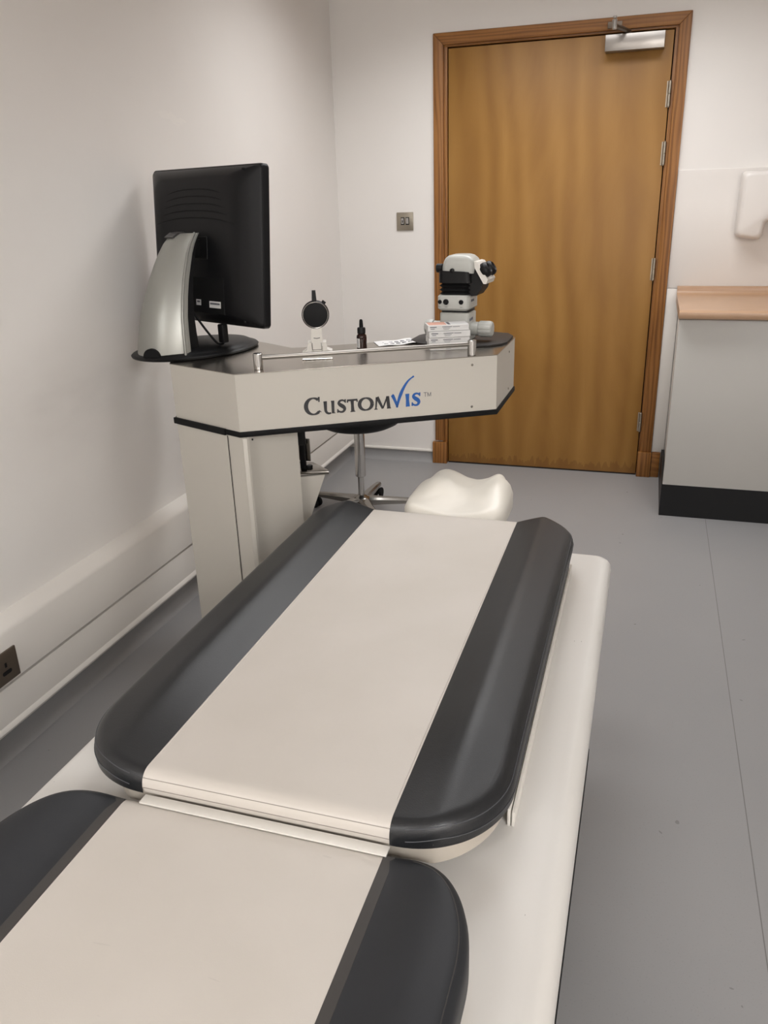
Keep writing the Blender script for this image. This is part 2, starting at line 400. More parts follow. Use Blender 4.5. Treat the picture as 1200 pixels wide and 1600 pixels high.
def light_switch():
    x, z, s = 0.3545, 1.2528, 0.043
    t = thing('light_switch', 'satin steel double light switch on the white wall left of the door', 'light switch', (x, 0, z))
    b = BM(); box(b, x-s, x+s, -0.007, 0, z-s, z+s, 0.002); link('plate', b, M['nickel'], t)
    for dx in (-0.0115, 0.0135):
        b = BM(); box(b, x+dx-0.0095, x+dx+0.0095, -0.0085, -0.006, z-0.016, z+0.020, 0.001); f = link('rocker_frame', b, M['black'], t)
        b = BM(); loft(b, [[(x+dx-0.0065, -0.0085, z-0.011), (x+dx-0.0065, -0.0085, z+0.016), (x+dx-0.0065, -0.0125, z+0.016), (x+dx-0.0065, -0.0095, z-0.011)],
                           [(x+dx+0.0065, -0.0085, z-0.011), (x+dx+0.0065, -0.0085, z+0.016), (x+dx+0.0065, -0.0125, z+0.016), (x+dx+0.0065, -0.0095, z-0.011)]])
        link('rocker', b, M['chrome'], f)
        if dx < 0:
            b = BM(); box(b, x+dx-0.002, x+dx+0.002, -0.0130, -0.0095, z-0.006, z+0.006, 0.0008); link('neon_slot', b, M['black'], f)
light_switch()

def wall_socket(y0, y1, label):
    z0, z1, x = 0.232, 0.318, 0.050
    t = thing('wall_socket', label, 'socket', (x, (y0+y1)/2, z0))
    b = BM(); box(b, x, x+0.006, y0, y1, z0, z1, 0.002); link('plate', b, M['bronze_metal'], t)
    n = 2 if y1-y0 > 0.12 else 1
    for k in range(n):
        yc = y0 + (y1-y0)*(k+0.5)/n if n == 1 else y1-0.043-0.06*(1-k)
        b = BM()
        prism(b, rrect(yc, z0+0.050, 0.0035, 0.0065, 0.0012, 3), 0, 0.0004, M4=Matrix(((0, 0, 1, x+0.006), (1, 0, 0, 0), (0, 1, 0, 0), (0, 0, 0, 1))))
        link('earth_hole', b, M['black'], t)
        b = BM()
        prism(b, rrect(yc, z0+0.029, 0.016, 0.0055, 0.005, 4), 0, 0.0004, M4=Matrix(((0, 0, 1, x+0.006), (1, 0, 0, 0), (0, 1, 0, 0), (0, 0, 0, 1))))
        link('pin_slot', b, M['black'], t)
wall_socket(-2.838, -2.690, 'dark metal socket outlet in the white trunking near the left picture edge')
wall_socket(-0.815, -0.730, 'small metal socket plate on the trunking under the laser desk')

def dispenser():
    x0, x1, z0, z1 = 1.893, 2.185, 1.148, 1.430
    t = thing('towel_dispenser', 'white rounded towel dispenser on the wall above the beige worktop', 'dispenser', ((x0+x1)/2, 0, z0))
    def outline(s, dz=0):
        c = (x0+x1)/2; h = (x1-x0)/2-s; P = []
        zt, zb = z1-s, z0+s
        def arc(cx, cz, r, a0, a1, n=6):
            for k in range(n+1):
                a = math.radians(a0+(a1-a0)*k/n); P.append((cx+r*math.cos(a), cz+r*math.sin(a)))
        arc(c+h-0.022, zt-0.022, 0.022, 0, 90); arc(c-h+0.022, zt-0.022, 0.022, 90, 180)
        P.append((c-h-0.001, zb+0.10)); P.append((c-h-0.002, zb+0.045)); arc(c-h+0.024, zb+0.034, 0.026, 195, 250, 4)
        arc(c-0.058-s, zb+0.022, 0.022, 265, 355, 6)
        P.append((c-0.030-s, zb+0.065)); P.append((c-0.012, zb+0.085)); P.append((c+0.012, zb+0.085)); P.append((c+0.030+s, zb+0.065))
        arc(c+0.058+s, zb+0.022, 0.022, 185, 275, 6); arc(c+h-0.024, zb+0.034, 0.026, 290, 345, 4); P.append((c+h+0.002, zb+0.045)); P.append((c+h+0.001, zb+0.10))
        return P
    b = BM(); loft(b, [[(p[0], y, p[1]) for p in outline(s)] for y, s in ((-0.0065, 0.006), (-0.018, 0.006))]); link('back_plate', b, plain('dispenser_joint', srgb(150, 143, 136), 0.5), t)
    b = BM(); loft(b, [[(p[0], y, p[1]) for p in outline(s)] for y, s in ((-0.018, 0.0), (-0.075, 0.001), (-0.092, 0.005), (-0.100, 0.011), (-0.104, 0.020))])
    link('cover', b, M['disp'], t, smooth=50)
dispenser()

def cabinet():
    x0, x1, yf = 1.675, 2.90, -0.560
    t = thing('base_cabinet', 'pale grey base cabinet with black plinth right of the door', 'cabinet', ((x0+x1)/2, -0.3, 0))
    b = BM(); box(b, x0+0.016, x1, yf+0.018, -0.0125, 0.15, 0.872, 0.001); link('carcass', b, M['white_gloss'], t)
    b = BM(); box(b, x0+0.001, x1, yf+0.012, -0.022, 0, 0.150); link('plinth', b, M['black'], t)
    for a, c in ((x0+0.004, 2.27), (2.274, x1-0.002)):
        b = BM(); box(b, a, c, yf-0.002, yf+0.0165, 0.152, 0.868, 0.0012); link('door', b, M['cab'], t)
    b = BM(); box(b, x0+0.006, x0+0.018, yf+0.0166, yf+0.0178, 0.153, 0.867); link('door_gap', b, M['gap'], t)
    # post-formed worktop with upstand
    b = BM(); yb = -0.0065; yF = -0.605
    pr = [(yb, 0.873), (yF+0.014, 0.873), (yF+0.004, 0.878), (yF, 0.889), (yF+0.003, 0.902), (yF+0.014, 0.909), (yF+0.03, 0.910)]
    pr += [(-0.052, 0.910)]
    for k in range(1, 7):
        a = math.radians(90*k/6); pr.append((-0.052+0.022*math.sin(a), 0.910+0.022*(1-math.cos(a))))
    pr += [(-0.030, 0.936), (-0.027, 0.942), (-0.022, 0.944), (yb, 0.944)]
    loft(b, [[(x, p[0], p[1]) for p in pr] for x in (x0, x1)])
    o = link('worktop', b, M['worktop'], origin=(x0, -0.3, 0.873)); tag(o, 'beige laminate worktop with a curved upstand on the grey cabinet', 'worktop')
cabinet()

# ------------------------------------------------------------------ treatment couch
def closest(P, x, y):
    best = 1e9
    for (ax, ay), (bx, by) in zip(P, P[1:]):
        dx, dy = bx-ax, by-ay; L = dx*dx+dy*dy
        t = 0 if L == 0 else max(0, min(1, ((x-ax)*dx+(y-ay)*dy)/L))
        d = math.hypot(x-ax-t*dx, y-ay-t*dy)
        if d < best: best = d
    return best
class Cushion:
    def __init__(s, jL, jR, oL, oR, y0, y1, zt, zb, bn, bf, Redge, prof, near_open=False):
        s.jL, s.jR, s.oL, s.oR, s.y0, s.y1, s.zt, s.zb, s.R, s.prof = jL, jR, oL, oR, y0, y1, zt, zb, Redge, prof
        def side(j, o):
            P = []; a = abs(o-j); sg = 1 if o > j else -1; N = 26
            for k in range(N+1):            # near arc
                th = PI/2*k/N; P.append((j+sg*a*math.sin(th)**0.9 if k else j, y0+bn*(1-math.cos(th))))
            ys, ye = y0+bn, y1-bf
            for k in range(1, 40): P.append((o, ys+(ye-ys)*k/40))
            for k in range(N+1):
                th = PI/2*(1-k/N); P.append((j+sg*a*math.sin(th)**0.8 if k < N else j, y1-bf*(1-math.cos(th))))
            return P
        s.PL, s.PR = side(jL, oL), side(jR, oR)
        s.full = s.PR + s.PL[::-1] + [s.PR[0]]
    def z(s, x, y):
        d = closest(s.full, x, y); h = s.zt + s.prof(s, x, y)
        if d < s.R: h -= s.R - math.sqrt(max(0, s.R*s.R-(s.R-d)**2))
        return h
    def bolster(s, right):
        b = BM(); P = s.PR if right else s.PL; j = s.jR if right else s.jL
        us = [0, .08, .16, .24, .32, .4, .48, .56, .63, .70, .76, .81, .85, .885, .915, .94, .96, .975, .988, 1]
        rows = []
        for (px, py) in P:
            row = []
            for u in us: 
                x = j+(px-j)*u; row.append(b.verts.new((x, py, s.z(x, py))))
            rows.append(row)
        for r0, r1 in zip(rows, rows[1:]):
            for k in range(len(us)-1): b.faces.new((r0[k], r0[k+1], r1[k+1], r1[k]))
        # side wall (slightly bulging) + underside
        for f, dz in ((0.3, 0.0), (0.65, 0.0), (1, 0)):
            pass
        sg = 1 if right else -1
        lo = []
        for i, r in enumerate(rows):
            v = r[-1].co
            lo.append([b.verts.new((v.x, v.y, v.z+(s.zb-v.z)*f)) for f in (0.35, 0.7, 0.94)] + [b.verts.new((v.x-0.002*sg*(1 if 0 < i < len(rows)-1 else 0), v.y, s.zb))])
        for i in range(len(rows)-1):
            ch0 = [rows[i][-1]]+lo[i]; ch1 = [rows[i+1][-1]]+lo[i+1]
            for k in range(4): b.faces.new((ch0[k], ch0[k+1], ch1[k+1], ch1[k]))
        bmesh.ops.remove_doubles(b, verts=b.verts[:], dist=1e-5)
        return b
    def panel(s):
        b = BM(); xs = [s.jL+(s.jR-s.jL)*k/10 for k in range(11)]
        e = [0, .002, .004, .007, .011, .016, .022, .03, .05]
        ys = [s.y0+v for v in e]+[s.y0+.05+(s.y1-s.y0-.1)*k/20 for k in range(1, 20)]+[s.y1-v for v in e[::-1]]
        g = [[b.verts.new((x, y, s.zt+s.prof(s, x, y)-(0 if min(y-s.y0, s.y1-y) >= s.R else s.R-math.sqrt(max(0, s.R**2-(s.R-min(y-s.y0, s.y1-y))**2))))) for x in xs] for y in ys]
        for a, c in zip(g, g[1:]):
            for k in range(10): b.faces.new((a[k], a[k+1], c[k+1], c[k]))
        for row, sg in ((g[0], 1), (g[-1], -1)):
            prev = row
            for f in (0.5, 1.0):
                nr = [b.verts.new((v.co.x, v.co.y+0.003*sg*f, v.co.z+(s.zb-v.co.z)*f)) for v in row]
                for k in range(10): b.faces.new((prev[k], prev[k+1], nr[k+1], nr[k]))
                prev = nr
        return b
    def offset_outline(s, P, d, end_trim=0.0):
        out = []
        for i, p in enumerate(P):
            a = P[max(i-1, 0)]; c = P[min(i+1, len(P)-1)]
            t = Vector((c[0]-a[0], c[1]-a[1])).normalized(); n = Vector((-t.y, t.x))
            out.append((p[0]+n.x*d, p[1]+n.y*d))
        return out
    def ring(s, inset):
        cx = (s.jL+s.jR)/2; P = s.PR + s.PL[::-1]
        return P

def prof_upper(s, x, y):
    if s.jL <= x <= s.jR: return 0.0
    u = (x-s.jR)/(s.oR-s.jR) if x > s.jR else (s.jL-x)/(s.jL-s.oL)
    f = sm(s.y0, s.y0+0.28, y)
    amp = 0.008+0.016*f
    k = 0.46; w = 0.05
    tent = u/k if u < k else 1-(u-k)/(1-k)*0.8
    if abs(u-k) < w:                        # soften the crest a little
        lo = (k-w)/k; hi = 1-w/(1-k)*0.8; q = (u-k+w)/(2*w)
        tent = lo*(1-q)**2+2*q*(1-q)*1.0+hi*q*q
    return amp*tent
def prof_lower(s, x, y):
    if s.jL <= x <= s.jR: return 0.0
    u = (x-s.jR)/(s.oR-s.jR) if x > s.jR else (s.jL-x)/(s.jL-s.oL)
    return 0.020*sm(0.0, 0.75, u)
UP = Cushion(0.902, 1.283, 0.748, 1.429, -3.335, -2.222, 0.600, 0.566, 0.15, 0.085, 0.022, prof_upper)
LO = Cushion(0.880, 1.280, 0.735, 1.423, -4.70, -3.338, 0.562, 0.528, 0.15, 0.17, 0.020, prof_lower)

def couch():
    t = thing('treatment_couch', 'long treatment couch with cream and charcoal cushions on a cream base', 'couch', (1.09, -3.2, 0))
    zd = 0.500
    # deck: long shell with rolled edges, cantilevered past the pedestal
    b = BM(); rings = []
    for z, s in ((zd-0.075, 0.012), (zd-0.055, 0.003), (zd-0.03, 0.0), (zd-0.018, 0.002), (zd-0.009, 0.007), (zd-0.003, 0.014), (zd, 0.024)):
        rings.append([(p[0], p[1], z) for p in rrect(1.0925, -3.43, 0.4265-s, 1.275-s, 0.035-s*0.4, 8)])
    loft(b, rings); link('deck', b, M['deck'], t, smooth=60)
    b = BM(); box(b, 0.70, 1.500, -4.62, -2.87, 0.0, zd-0.0755, 0.01); link('pedestal', b, M['black'], t)
    b = BM(); box(b, 0.672, 1.5185, -4.66, -2.87, zd-0.098, zd-0.0755, 0.001); link('shadow_trim', b, M['black_mat'], t)
    # upper cushion
    pan = BM()
    prism(pan, [(p[0]+(1.0925-p[0])*(0.04 if p[0] > 1.09 else 0.13), min(max(p[1], -3.322), -2.235)) for p in UP.PR + UP.PL[::-1]][::1], 0.537, 0.5645)
    box(pan, 0.84, 1.34, -3.26, -2.32, zd, 0.537)
    pan_o = link('support_pan', pan, M['cream_pan'], t)
    u = link('upper_cushion', UP.panel(), M['leather_pale'], t, smooth=60); u['label'] = 'pale centre panel of the upper cushion'
    for r in (True, False):
        link('bolster', UP.bolster(r), M['leather_dark'], u, smooth=60)['label'] = 'raised charcoal leather side bolster'
    for P, sg in ((UP.PR, 1), (UP.PL, -1)):
        for dd in (0.004, -0.0005):
            b = BM(); pts = []
            Q = UP.offset_outline(P, dd*sg)
            for (x, y) in Q[2:-2]:
                zz = UP.z(x, y) if dd > 0 else UP.zt+UP.prof(UP, x, y)-UP.R-0.004
                pts.append((x, y, zz+0.0002))
            tube(b, pts, 0.0007, 6); link('stitch_line', b, M['seam'], u)
    b = BM()
    for yy, zz in ((UP.y0+0.004, 0.5895), (UP.y0-0.0002, 0.5815)):
        tube(b, [(UP.jL+(UP.jR-UP.jL)*k/12, yy, UP.zt-UP.R+math.sqrt(max(0, UP.R**2-(UP.R-max(0, yy-UP.y0))**2)) if yy > UP.y0 else 0.5765) for k in range(13)], 0.0006, 6)
    link('stitch_line', b, M['seam_pale'], u)
    for x in (UP.jL+0.0022, UP.jR-0.0022):
        b = BM(); tube(b, [(x, UP.y0+0.004+k*0.05, UP.z(x, UP.y0+0.004+k*0.05)-0.0004) if k else (x, UP.y0+0.004, 0.5905) for k in range(22)], 0.0016, 8)
        link('welt', b, M['leather_pale'], u)
    # lower cushion
    lw = link('lower_cushion', LO.panel(), M['leather_pale'], t, smooth=60); lw['label'] = 'pale centre panel of the near cushion'
    for r in (True, False):
        link('bolster', LO.bolster(r), M['leather_dark_smooth'], lw, smooth=60)['label'] = 'smooth charcoal leather side bolster'
    for j, sg in ((LO.jR, 1), (LO.jL, -1)):
        b = BM(); rings = []
        for k in range(30):
            y = LO.y1-0.012-k*0.045
            rings.append([(j-0.001*sg, y, LO.zt-0.001), (j, y, LO.zt+0.0006), (j+0.015*sg, y, LO.z(j+0.015*sg, y)+0.0008), (j+0.0165*sg, y, LO.z(j+0.0165*sg, y)-0.002)])
        loft(b, rings); link('seam_band', b, M['welt'], lw)
    for P, sg in ((LO.PR, 1), (LO.PL, -1)):
        b = BM(); Q = LO.offset_outline(P, 0.012*sg)
        tube(b, [(x, y, LO.z(x, y)-0.0001) for (x, y) in Q[24:-4]], 0.0007, 6); link('stitch_line', b, M['welt'], lw)
    b = BM(); prism(b, [(p[0]+(1.0925-p[0])*0.02, max(min(p[1], -3.352), -4.69)) for p in LO.PR + LO.PL[::-1]], zd, 0.527); link('support_pan', b, M['cream_pan'], t)
    # cover strip where the two cushions meet
    b = BM(); box(b, 0.906, 1.284, -3.353, -3.3355, 0.5625, 0.5655, 0.0006); link('joint_strip', b, M['white_plastic'], t)
    # double rail strip along the right of the upper cushion
    for x0, x1, z1 in ((1.4175, 1.4225, 0.532), (1.4240, 1.4290, 0.527)):
        b = BM(); box(b, x0, x1, -3.185, -2.30, zd, z1, 0.0015); link('side_rail', b, M['white_plastic'], t)
    # head-end support plate under the pillow
    b = BM(); prism(b, rrect(1.097, -2.06, 0.128, 0.155, 0.04, 8), 0.538, 0.552, 0.003); box(b, 1.04, 1.15, -2.24, -2.10, 0.51, 0.538); link('head_support', b, M['pad_grey'], t)
couch()

def pillow():
    x0, x1, y0, y1, zb = 0.958, 1.238, -2.195, -1.955, 0.552
    b = BM(); nx, ny = 40, 30
    def top(u, v):
        # side lobes rise towards the far side, hollow between them
        key = [(0, 0.046), (0.10, 0.062), (0.20, 0.079), (0.29, 0.086), (0.38, 0.080), (0.50, 0.064), (0.61, 0.058), (0.72, 0.066), (0.81, 0.081), (0.87, 0.084), (0.94, 0.074), (1, 0.056)]
        for (a, ha), (c, hc) in zip(key, key[1:]):
            if a <= u <= c:
                tt = (u-a)/(c-a); h = ha+(hc-ha)*tt; break
        low = 0.040-0.010*math.cos((u-0.5)*2*PI*1.0)
        g = sm(0.0, 0.62, v)
        return low+(h-low)*g
    key_s = lambda u, v: (top(max(0, u-.03), v)+2*top(u, v)+top(min(1, u+.03), v))/4
    P = [[None]*(ny+1) for _ in range(nx+1)]
    for i in range(nx+1):
        for k in range(ny+1):
            u, v = i/nx, k/ny
            x = x0+(x1-x0)*u; y = y0+(y1-y0)*v
            # round the plan corners
            cu, cv = (u-0.5)*2, (v-0.5)*2
            q = (abs(cu)**5+abs(cv)**5)**(1/5) if (cu or cv) else 1
            mx = max(abs(cu), abs(cv), 1e-6); sc = mx/q
            X = (x0+x1)/2+(x1-x0)/2*cu*sc; Y = (y0+y1)/2+(y1-y0)/2*cv*sc
            d = (1-mx)*0.135
            R = 0.022; h = key_s(u, v)
            if d < R: h -= R-math.sqrt(max(0, R*R-(R-d)**2))
            P[i][k] = b.verts.new((X, Y, zb+h))
    for i in range(nx):
        for k in range(ny): b.faces.new((P[i][k], P[i+1][k], P[i+1][k+1], P[i][k+1]))
    edge = [P[i][0] for i in range(nx)]+[P[nx][k] for k in range(ny)]+[P[i][ny] for i in range(nx, 0, -1)]+[P[0][k] for k in range(ny, 0, -1)]
    lo = [b.verts.new((v.co.x, v.co.y, zb+0.0004)) for v in edge]; n = len(edge)
    for i in range(n): b.faces.new((edge[i], edge[(i+1) % n], lo[(i+1) % n], lo[i]))
    b.faces.new(lo)
    o = link('head_pillow', b, M['foam'], origin=(1.1, -2.06, zb), smooth=70)
    tag(o, 'white contoured head pillow with a hollow at the far end of the couch', 'pillow')
pillow()

# ------------------------------------------------------------------ laser desk
Bc = Vector((0.527, -2.241)); e1 = Vector((0.858, 0.514)).normalized(); e2 = Vector((-e1.y, e1.x))
def uv(u, v): p = Bc+e1*u+e2*v; return (p.x, p.y)
ZT = 0.950
FR = frame((Bc.x, Bc.y, 0), (e1.x, e1.y, 0))       # local x along the front edge, local y inwards
DESK = [(0, 0), (0.7355, 0), (0.893, 0.259), (0.865, 0.337), (0.227, 0.337), (0.195, 0.344), (0.047, 0.622), (-0.13, 0.64), (-0.168, 0.226)]
def desk():
    t = thing('laser_workstation', 'cream surgical laser desk with steel top reaching over the couch head', 'workstation', (uv(0.1, 0.2)[0], uv(0.1, 0.2)[1], 0))
    b = BM(); prism(b, DESK, 0.792, ZT-0.002, 0.0, M4=FR); h = link('housing', b, M['cream'], t)
    def grow(poly, d):
        n = len(poly); out = []
        for i in range(n):
            p, a, c = Vector(poly[i]), Vector(poly[i-1]), Vector(poly[(i+1) % n])
            n1 = Vector(((p-a).y, -(p-a).x)).normalized(); n2 = Vector(((c-p).y, -(c-p).x)).normalized()
            m = (n1+n2); m = m/max(0.3, m.length_squared)*2
            out.append((p.x+m.x*d, p.y+m.y*d))
        return out
    b = BM(); prism(b, grow(DESK, 0.001), ZT-0.002, ZT, 0.0004, 1, M4=FR); link('steel_top', b, M['steel_top'], t)
    b = BM(); prism(b, grow(DESK, 0.004), 0.777, 0.792, 0.0015, 1, M4=FR)
    dl = Vector((-0.168, 0.226)).normalized()
    q = [(dl*0.055), (dl*0.285)]; nn = Vector((-dl.y, dl.x))*-1
    nn = Vector((-dl.y, dl.x)); nn = nn if nn.dot(Vector((-1, -1))) > 0 else -nn
    prism(b, [(q[0]+nn*0.001)[:], (q[0]+nn*0.009)[:], (q[1]+nn*0.009)[:], (q[1]+nn*0.001)[:]], 0.776, 0.7935, 0.001, 1, M4=FR)
    link('edge_strip', b, M['black_mat'], t)
    # pillar under the left wing
    lw = lambda s: (-0.168/0.2816*s, 0.226/0.2816*s)
    P0, P1 = lw(0.055), lw(0.279)
    b = BM(); prism(b, [P0, P1, (P1[0]+0.10, P1[1]+0.16), (0.10, 0.40), (0.163, 0.20), (0.166, 0.090), (0.024, 0.040), (0.022, 0.003), (0.004, 0.001)], 0, 0.777, 0.0, M4=FR)
    link('pillar', b, M['cream'], t)
    b = BM()
    a, c = lw(0.0555), lw(0.278)
    nx, ny = nn.x*0.003, nn.y*0.003
    prism(b, [(a[0], a[1]), (c[0], c[1]), (c[0]+nx, c[1]+ny), (a[0]+nx, a[1]+ny)], 0.0, 0.774, 0.0006, 1, M4=FR); link('side_panel', b, M['cream'], t)
    b = BM(); a, c = lw(0.0525), lw(0.0545)
    prism(b, [(a[0]+nx*.1, a[1]+ny*.1), (c[0]+nx*.1, c[1]+ny*.1), (c[0]+nx*.4, c[1]+ny*.4), (a[0]+nx*.4, a[1]+ny*.4)], 0, 0.774, M4=FR); link('panel_gap', b, M['gap'], t)
    b = BM(); prism(b, [(0.004, -0.003), (0.018, -0.003), (0.018, 0.006), (0.004, 0.006)], 0, 0.774, 0.002, M4=FR); link('corner_strip', b, M['cream'], t)
    b = BM(); box(b, 0.032, 0.036, 0.036, 0.05, 0.755, 0.759, 0.001, M4=FR); link('panel_screw', b, M['black'], t)
    # slanted gusset beside the pillar, keyboard bracket and tray
    b = BM(); bb = bmesh.new(); prism(bb, [(0.10, 0.60), (0.246, 0.60), (0.192, 0.462), (0.10, 0.23), (0.05, 0.23), (0.05, 0.60)], 0, 0.02, 0.001)
    bb.transform(Matrix(((1, 0, 0, 0), (0, 0, 1, 0.136), (0, 1, 0, 0), (0, 0, 0, 1)))); bb.transform(FR); merge(b, bb); link('gusset', b, M['cream'], t)
    b = BM(); prism(b, [(0.56, -2.035), (0.683, -2.002), (0.672, -1.985), (0.600, -1.925), (0.53, -1.94)], 0.604, 0.613, 0.002); tr = link('tray', b, M['alu'], t)
    b = BM(); cyl(b, (0.612, -1.985, 0.613), (0.612, -1.985, 0.622), 0.011, 16, 0.002); link('tray_knob', b, M['black'], tr)
    b = BM(); prism(b, [(0.590, -2.01), (0.612, -2.0), (0.606, -1.985), (0.585, -1.995)], 0.69, 0.777, 0.002)
    box(b, 0.588, 0.606, -1.998, -1.988, 0.613, 0.70, 0.002); link('tray_bracket', b, M['black'], t)
    b = BM(); box(b, 0.596, 0.618, -1.986, -1.982, 0.635, 0.705, 0.001); link('tray_hinge_plate', b, M['alu'], t)
    # screws on the front and right faces
    MF = lambda u, z: frame((*uv(u, -0.0005), z), (e1.x, e1.y, 0)) @ Matrix.Rotation(PI/2, 4, 'X')
    for u, z in ((0.661, 0.926), (0.661, 0.806)):
        b = BM(); lathe(b, [(0.0035, -0.001), (0.0035, 0.0008), (0.0025, 0.0016)], 14, MF(u, z)); lathe(b, [(0.0012, 0.0012), (0.0012, 0.0019)], 8, MF(u, z)); link('screw', b, M['alu'], t)
    rf = Vector((0.893-0.7355, 0.259)).normalized(); rfw = e1*rf.x+e2*rf.y
    for s, z in ((0.20, 0.922), (0.20, 0.808)):
        p = uv(0.7355+rf.x*s, rf.y*s)
        b = BM(); lathe(b, [(0.0035, -0.001), (0.0035, 0.0008), (0.0025, 0.0016)], 14, frame((p[0], p[1], z), (rfw.x, rfw.y, 0)) @ Matrix.Rotation(PI/2, 4, 'X')); link('screw', b, M['alu'], t)
    # hand rail
    pA, pB = Vector((0.563, -2.168, ZT)), Vector((1.089, -1.884, ZT))
    for p in (pA, pB):
        b = BM(); cyl(b, p, p+Vector((0, 0, 0.043)), 0.0125, 24, 0.0012); link('rail_post', b, M['chrome'], t)
    b = BM(); cyl(b, pA+Vector((0, 0, 0.031)), pB+Vector((0, 0, 0.031)), 0.0065, 20); link('hand_rail', b, plain('satin_rail', srgb(140, 136, 130), 0.28, 1.0), t)
    logo(t)
def ribbon(bm, pts, widths, off=0.0008):
    """flat stroke in face coordinates (u,z) with per-point width."""
    pts = [Vector(p) for p in pts]; L = []
    for i, p in enumerate(pts):
        d = (pts[min(i+1, len(pts)-1)]-pts[max(i-1, 0)]).normalized(); n = Vector((-d.y, d.x))*widths[i]*0.58
        L.append((p+n, p-n))
    def V(q, o):
        xy = uv(q.x, -o); return (xy[0], xy[1], q.y)
    for (a, b_), (c, d_) in zip(L, L[1:]):
        top = [bm.verts.new(V(q, off)) for q in (a, b_, d_, c)]; bot = [bm.verts.new(V(q, 0.0001)) for q in (a, b_, d_, c)]
        bm.faces.new(top)
        for i in range(4): bm.faces.new((top[i], top[(i+1) % 4], bot[(i+1) % 4], bot[i]))
def arcp(cx, cz, rx, rz, a0, a1, n, wf):
    P, Wd = [], []
    for k in range(n+1):
        a = math.radians(a0+(a1-a0)*k/n); P.append((cx+rx*math.cos(a), cz+rz*math.sin(a))); Wd.append(wf(math.cos(a), math.sin(a), k/n))
    return P, Wd
def spline(ctrl, n=8):
    out = []
    for i in range(len(ctrl)-1):
        p0, p1, p2, p3 = [Vector(ctrl[max(0, min(len(ctrl)-1, i+d))]) for d in (-1, 0, 1, 2)]
        for k in range(n):
            s = k/n; out.append(0.5*((2*p1)+(p2-p0)*s+(2*p0-5*p1+4*p2-p3)*s*s+(3*p1-p0-3*p2+p3)*s**3))
    out.append(Vector(ctrl[-1])); return out
def logo(t):
    lg = BM()
    # C
    wf = lambda c, s, k: 0.0035+0.0065*abs(c)**1.2
    P, Wd = arcp(0.2045, 0.846, 0.0205, 0.0225, 48, 318, 30, wf); Wd[0] = 0.006; Wd[-1] = 0.004; ribbon(lg, P, Wd)
    ribbon(lg, [(0.2205, 0.871), (0.2205, 0.857)], [0.0045, 0.003]); ribbon(lg, [(0.219, 0.833), (0.2255, 0.828)], [0.003, 0.0015])
    # U
    ribbon(lg, [(0.2375, 0.857), (0.2375, 0.834)], [0.0085, 0.007])
    P, Wd = arcp(0.2475, 0.834, 0.0100, 0.0115, 180, 300, 14, lambda c, s, k: 0.007-0.003*k); ribbon(lg, P, Wd)
    ribbon(lg, [(0.2585, 0.857), (0.2580, 0.822)], [0.0075, 0.0065]); ribbon(lg, [(0.2325, 0.8555), (0.2420, 0.8555)], [0.003, 0.003]); ribbon(lg, [(0.2535, 0.8555), (0.2625, 0.8555)], [0.003, 0.003]); ribbon(lg, [(0.2575, 0.8235), (0.2645, 0.8225)], [0.003, 0.0015])
    def S(bm, x0, x1, z0, z1, w):
        h = z1-z0; wd = x1-x0
        c = [(x0+wd*.88, z1-h*.16), (x0+wd*.62, z1-h*.06), (x0+wd*.32, z1-h*.10), (x0+wd*.2, z1-h*.27), (x0+wd*.42, z1-h*.43), (x0+wd*.68, z1-h*.56), (x0+wd*.80, z1-h*.74), (x0+wd*.62, z1-h*.92), (x0+wd*.32, z1-h*.93), (x0+wd*.06, z1-h*.82)]
        P = spline(c, 5); n = len(P)-1
        ribbon(bm, P, [w*(0.55+0.75*math.exp(-((k/n-0.5)/0.22)**2)) for k in range(n+1)])
        ribbon(bm, [(x0+wd*.90, z1), (x0+wd*.90, z1-h*.27)], [w*.5, w*.4]); ribbon(bm, [(x0+wd*.06, z0+h*.30), (x0+wd*.05, z0+h*.02)], [w*.4, w*.5])
    S(lg, 0.270, 0.296, 0.8215, 0.8585, 0.0072)
    # T
    ribbon(lg, [(0.2990, 0.8545), (0.3265, 0.8545)], [0.0045, 0.0045]); ribbon(lg, [(0.3125, 0.8560), (0.3130, 0.8400), (0.3135, 0.8215)], [0.0085, 0.0068, 0.0085])
    ribbon(lg, [(0.3002, 0.857), (0.2992, 0.8485)], [0.003, 0.0035]); ribbon(lg, [(0.3258, 0.857), (0.3268, 0.8485)], [0.003, 0.0035]); ribbon(lg, [(0.3065, 0.8223), (0.3205, 0.8223)], [0.0022, 0.0022])
    # O
    P, Wd = arcp(0.3510, 0.8400, 0.0178, 0.0168, 0, 360, 40, lambda c, s, k: 0.0036+0.0052*abs(c)**1.2); ribbon(lg, P, Wd)
    # M
    ribbon(lg, [(0.3825, 0.857), (0.3790, 0.8222)], [0.0048, 0.0036]); ribbon(lg, [(0.3835, 0.857), (0.3990, 0.8232)], [0.0082, 0.0052])
    ribbon(lg, [(0.4135, 0.857), (0.3990, 0.8232)], [0.0040, 0.0034]); ribbon(lg, [(0.4135, 0.857), (0.4165, 0.8222)], [0.0078, 0.0082])
    ribbon(lg, [(0.3745, 0.8228), (0.3840, 0.8228)], [0.0022, 0.0022]); ribbon(lg, [(0.4105, 0.8228), (0.4225, 0.8228)], [0.0022, 0.0022])
    lo = link('lettering', lg, M['logo_dark'], t)
    bl = BM()
    # tick that stands for the V
    ribbon(bl, spline([(0.4275, 0.8585), (0.4325, 0.8480), (0.4385, 0.8325), (0.4410, 0.8240)], 6), [0.0085-0.0002*k for k in range(19)])
    ribbon(bl, [(0.4250, 0.8555), (0.4310, 0.8600)], [0.0035, 0.0045])
    P = spline([(0.4395, 0.8225), (0.4470, 0.8480), (0.4580, 0.8730), (0.4730, 0.8950), (0.4905, 0.9075)], 7); n = len(P)-1
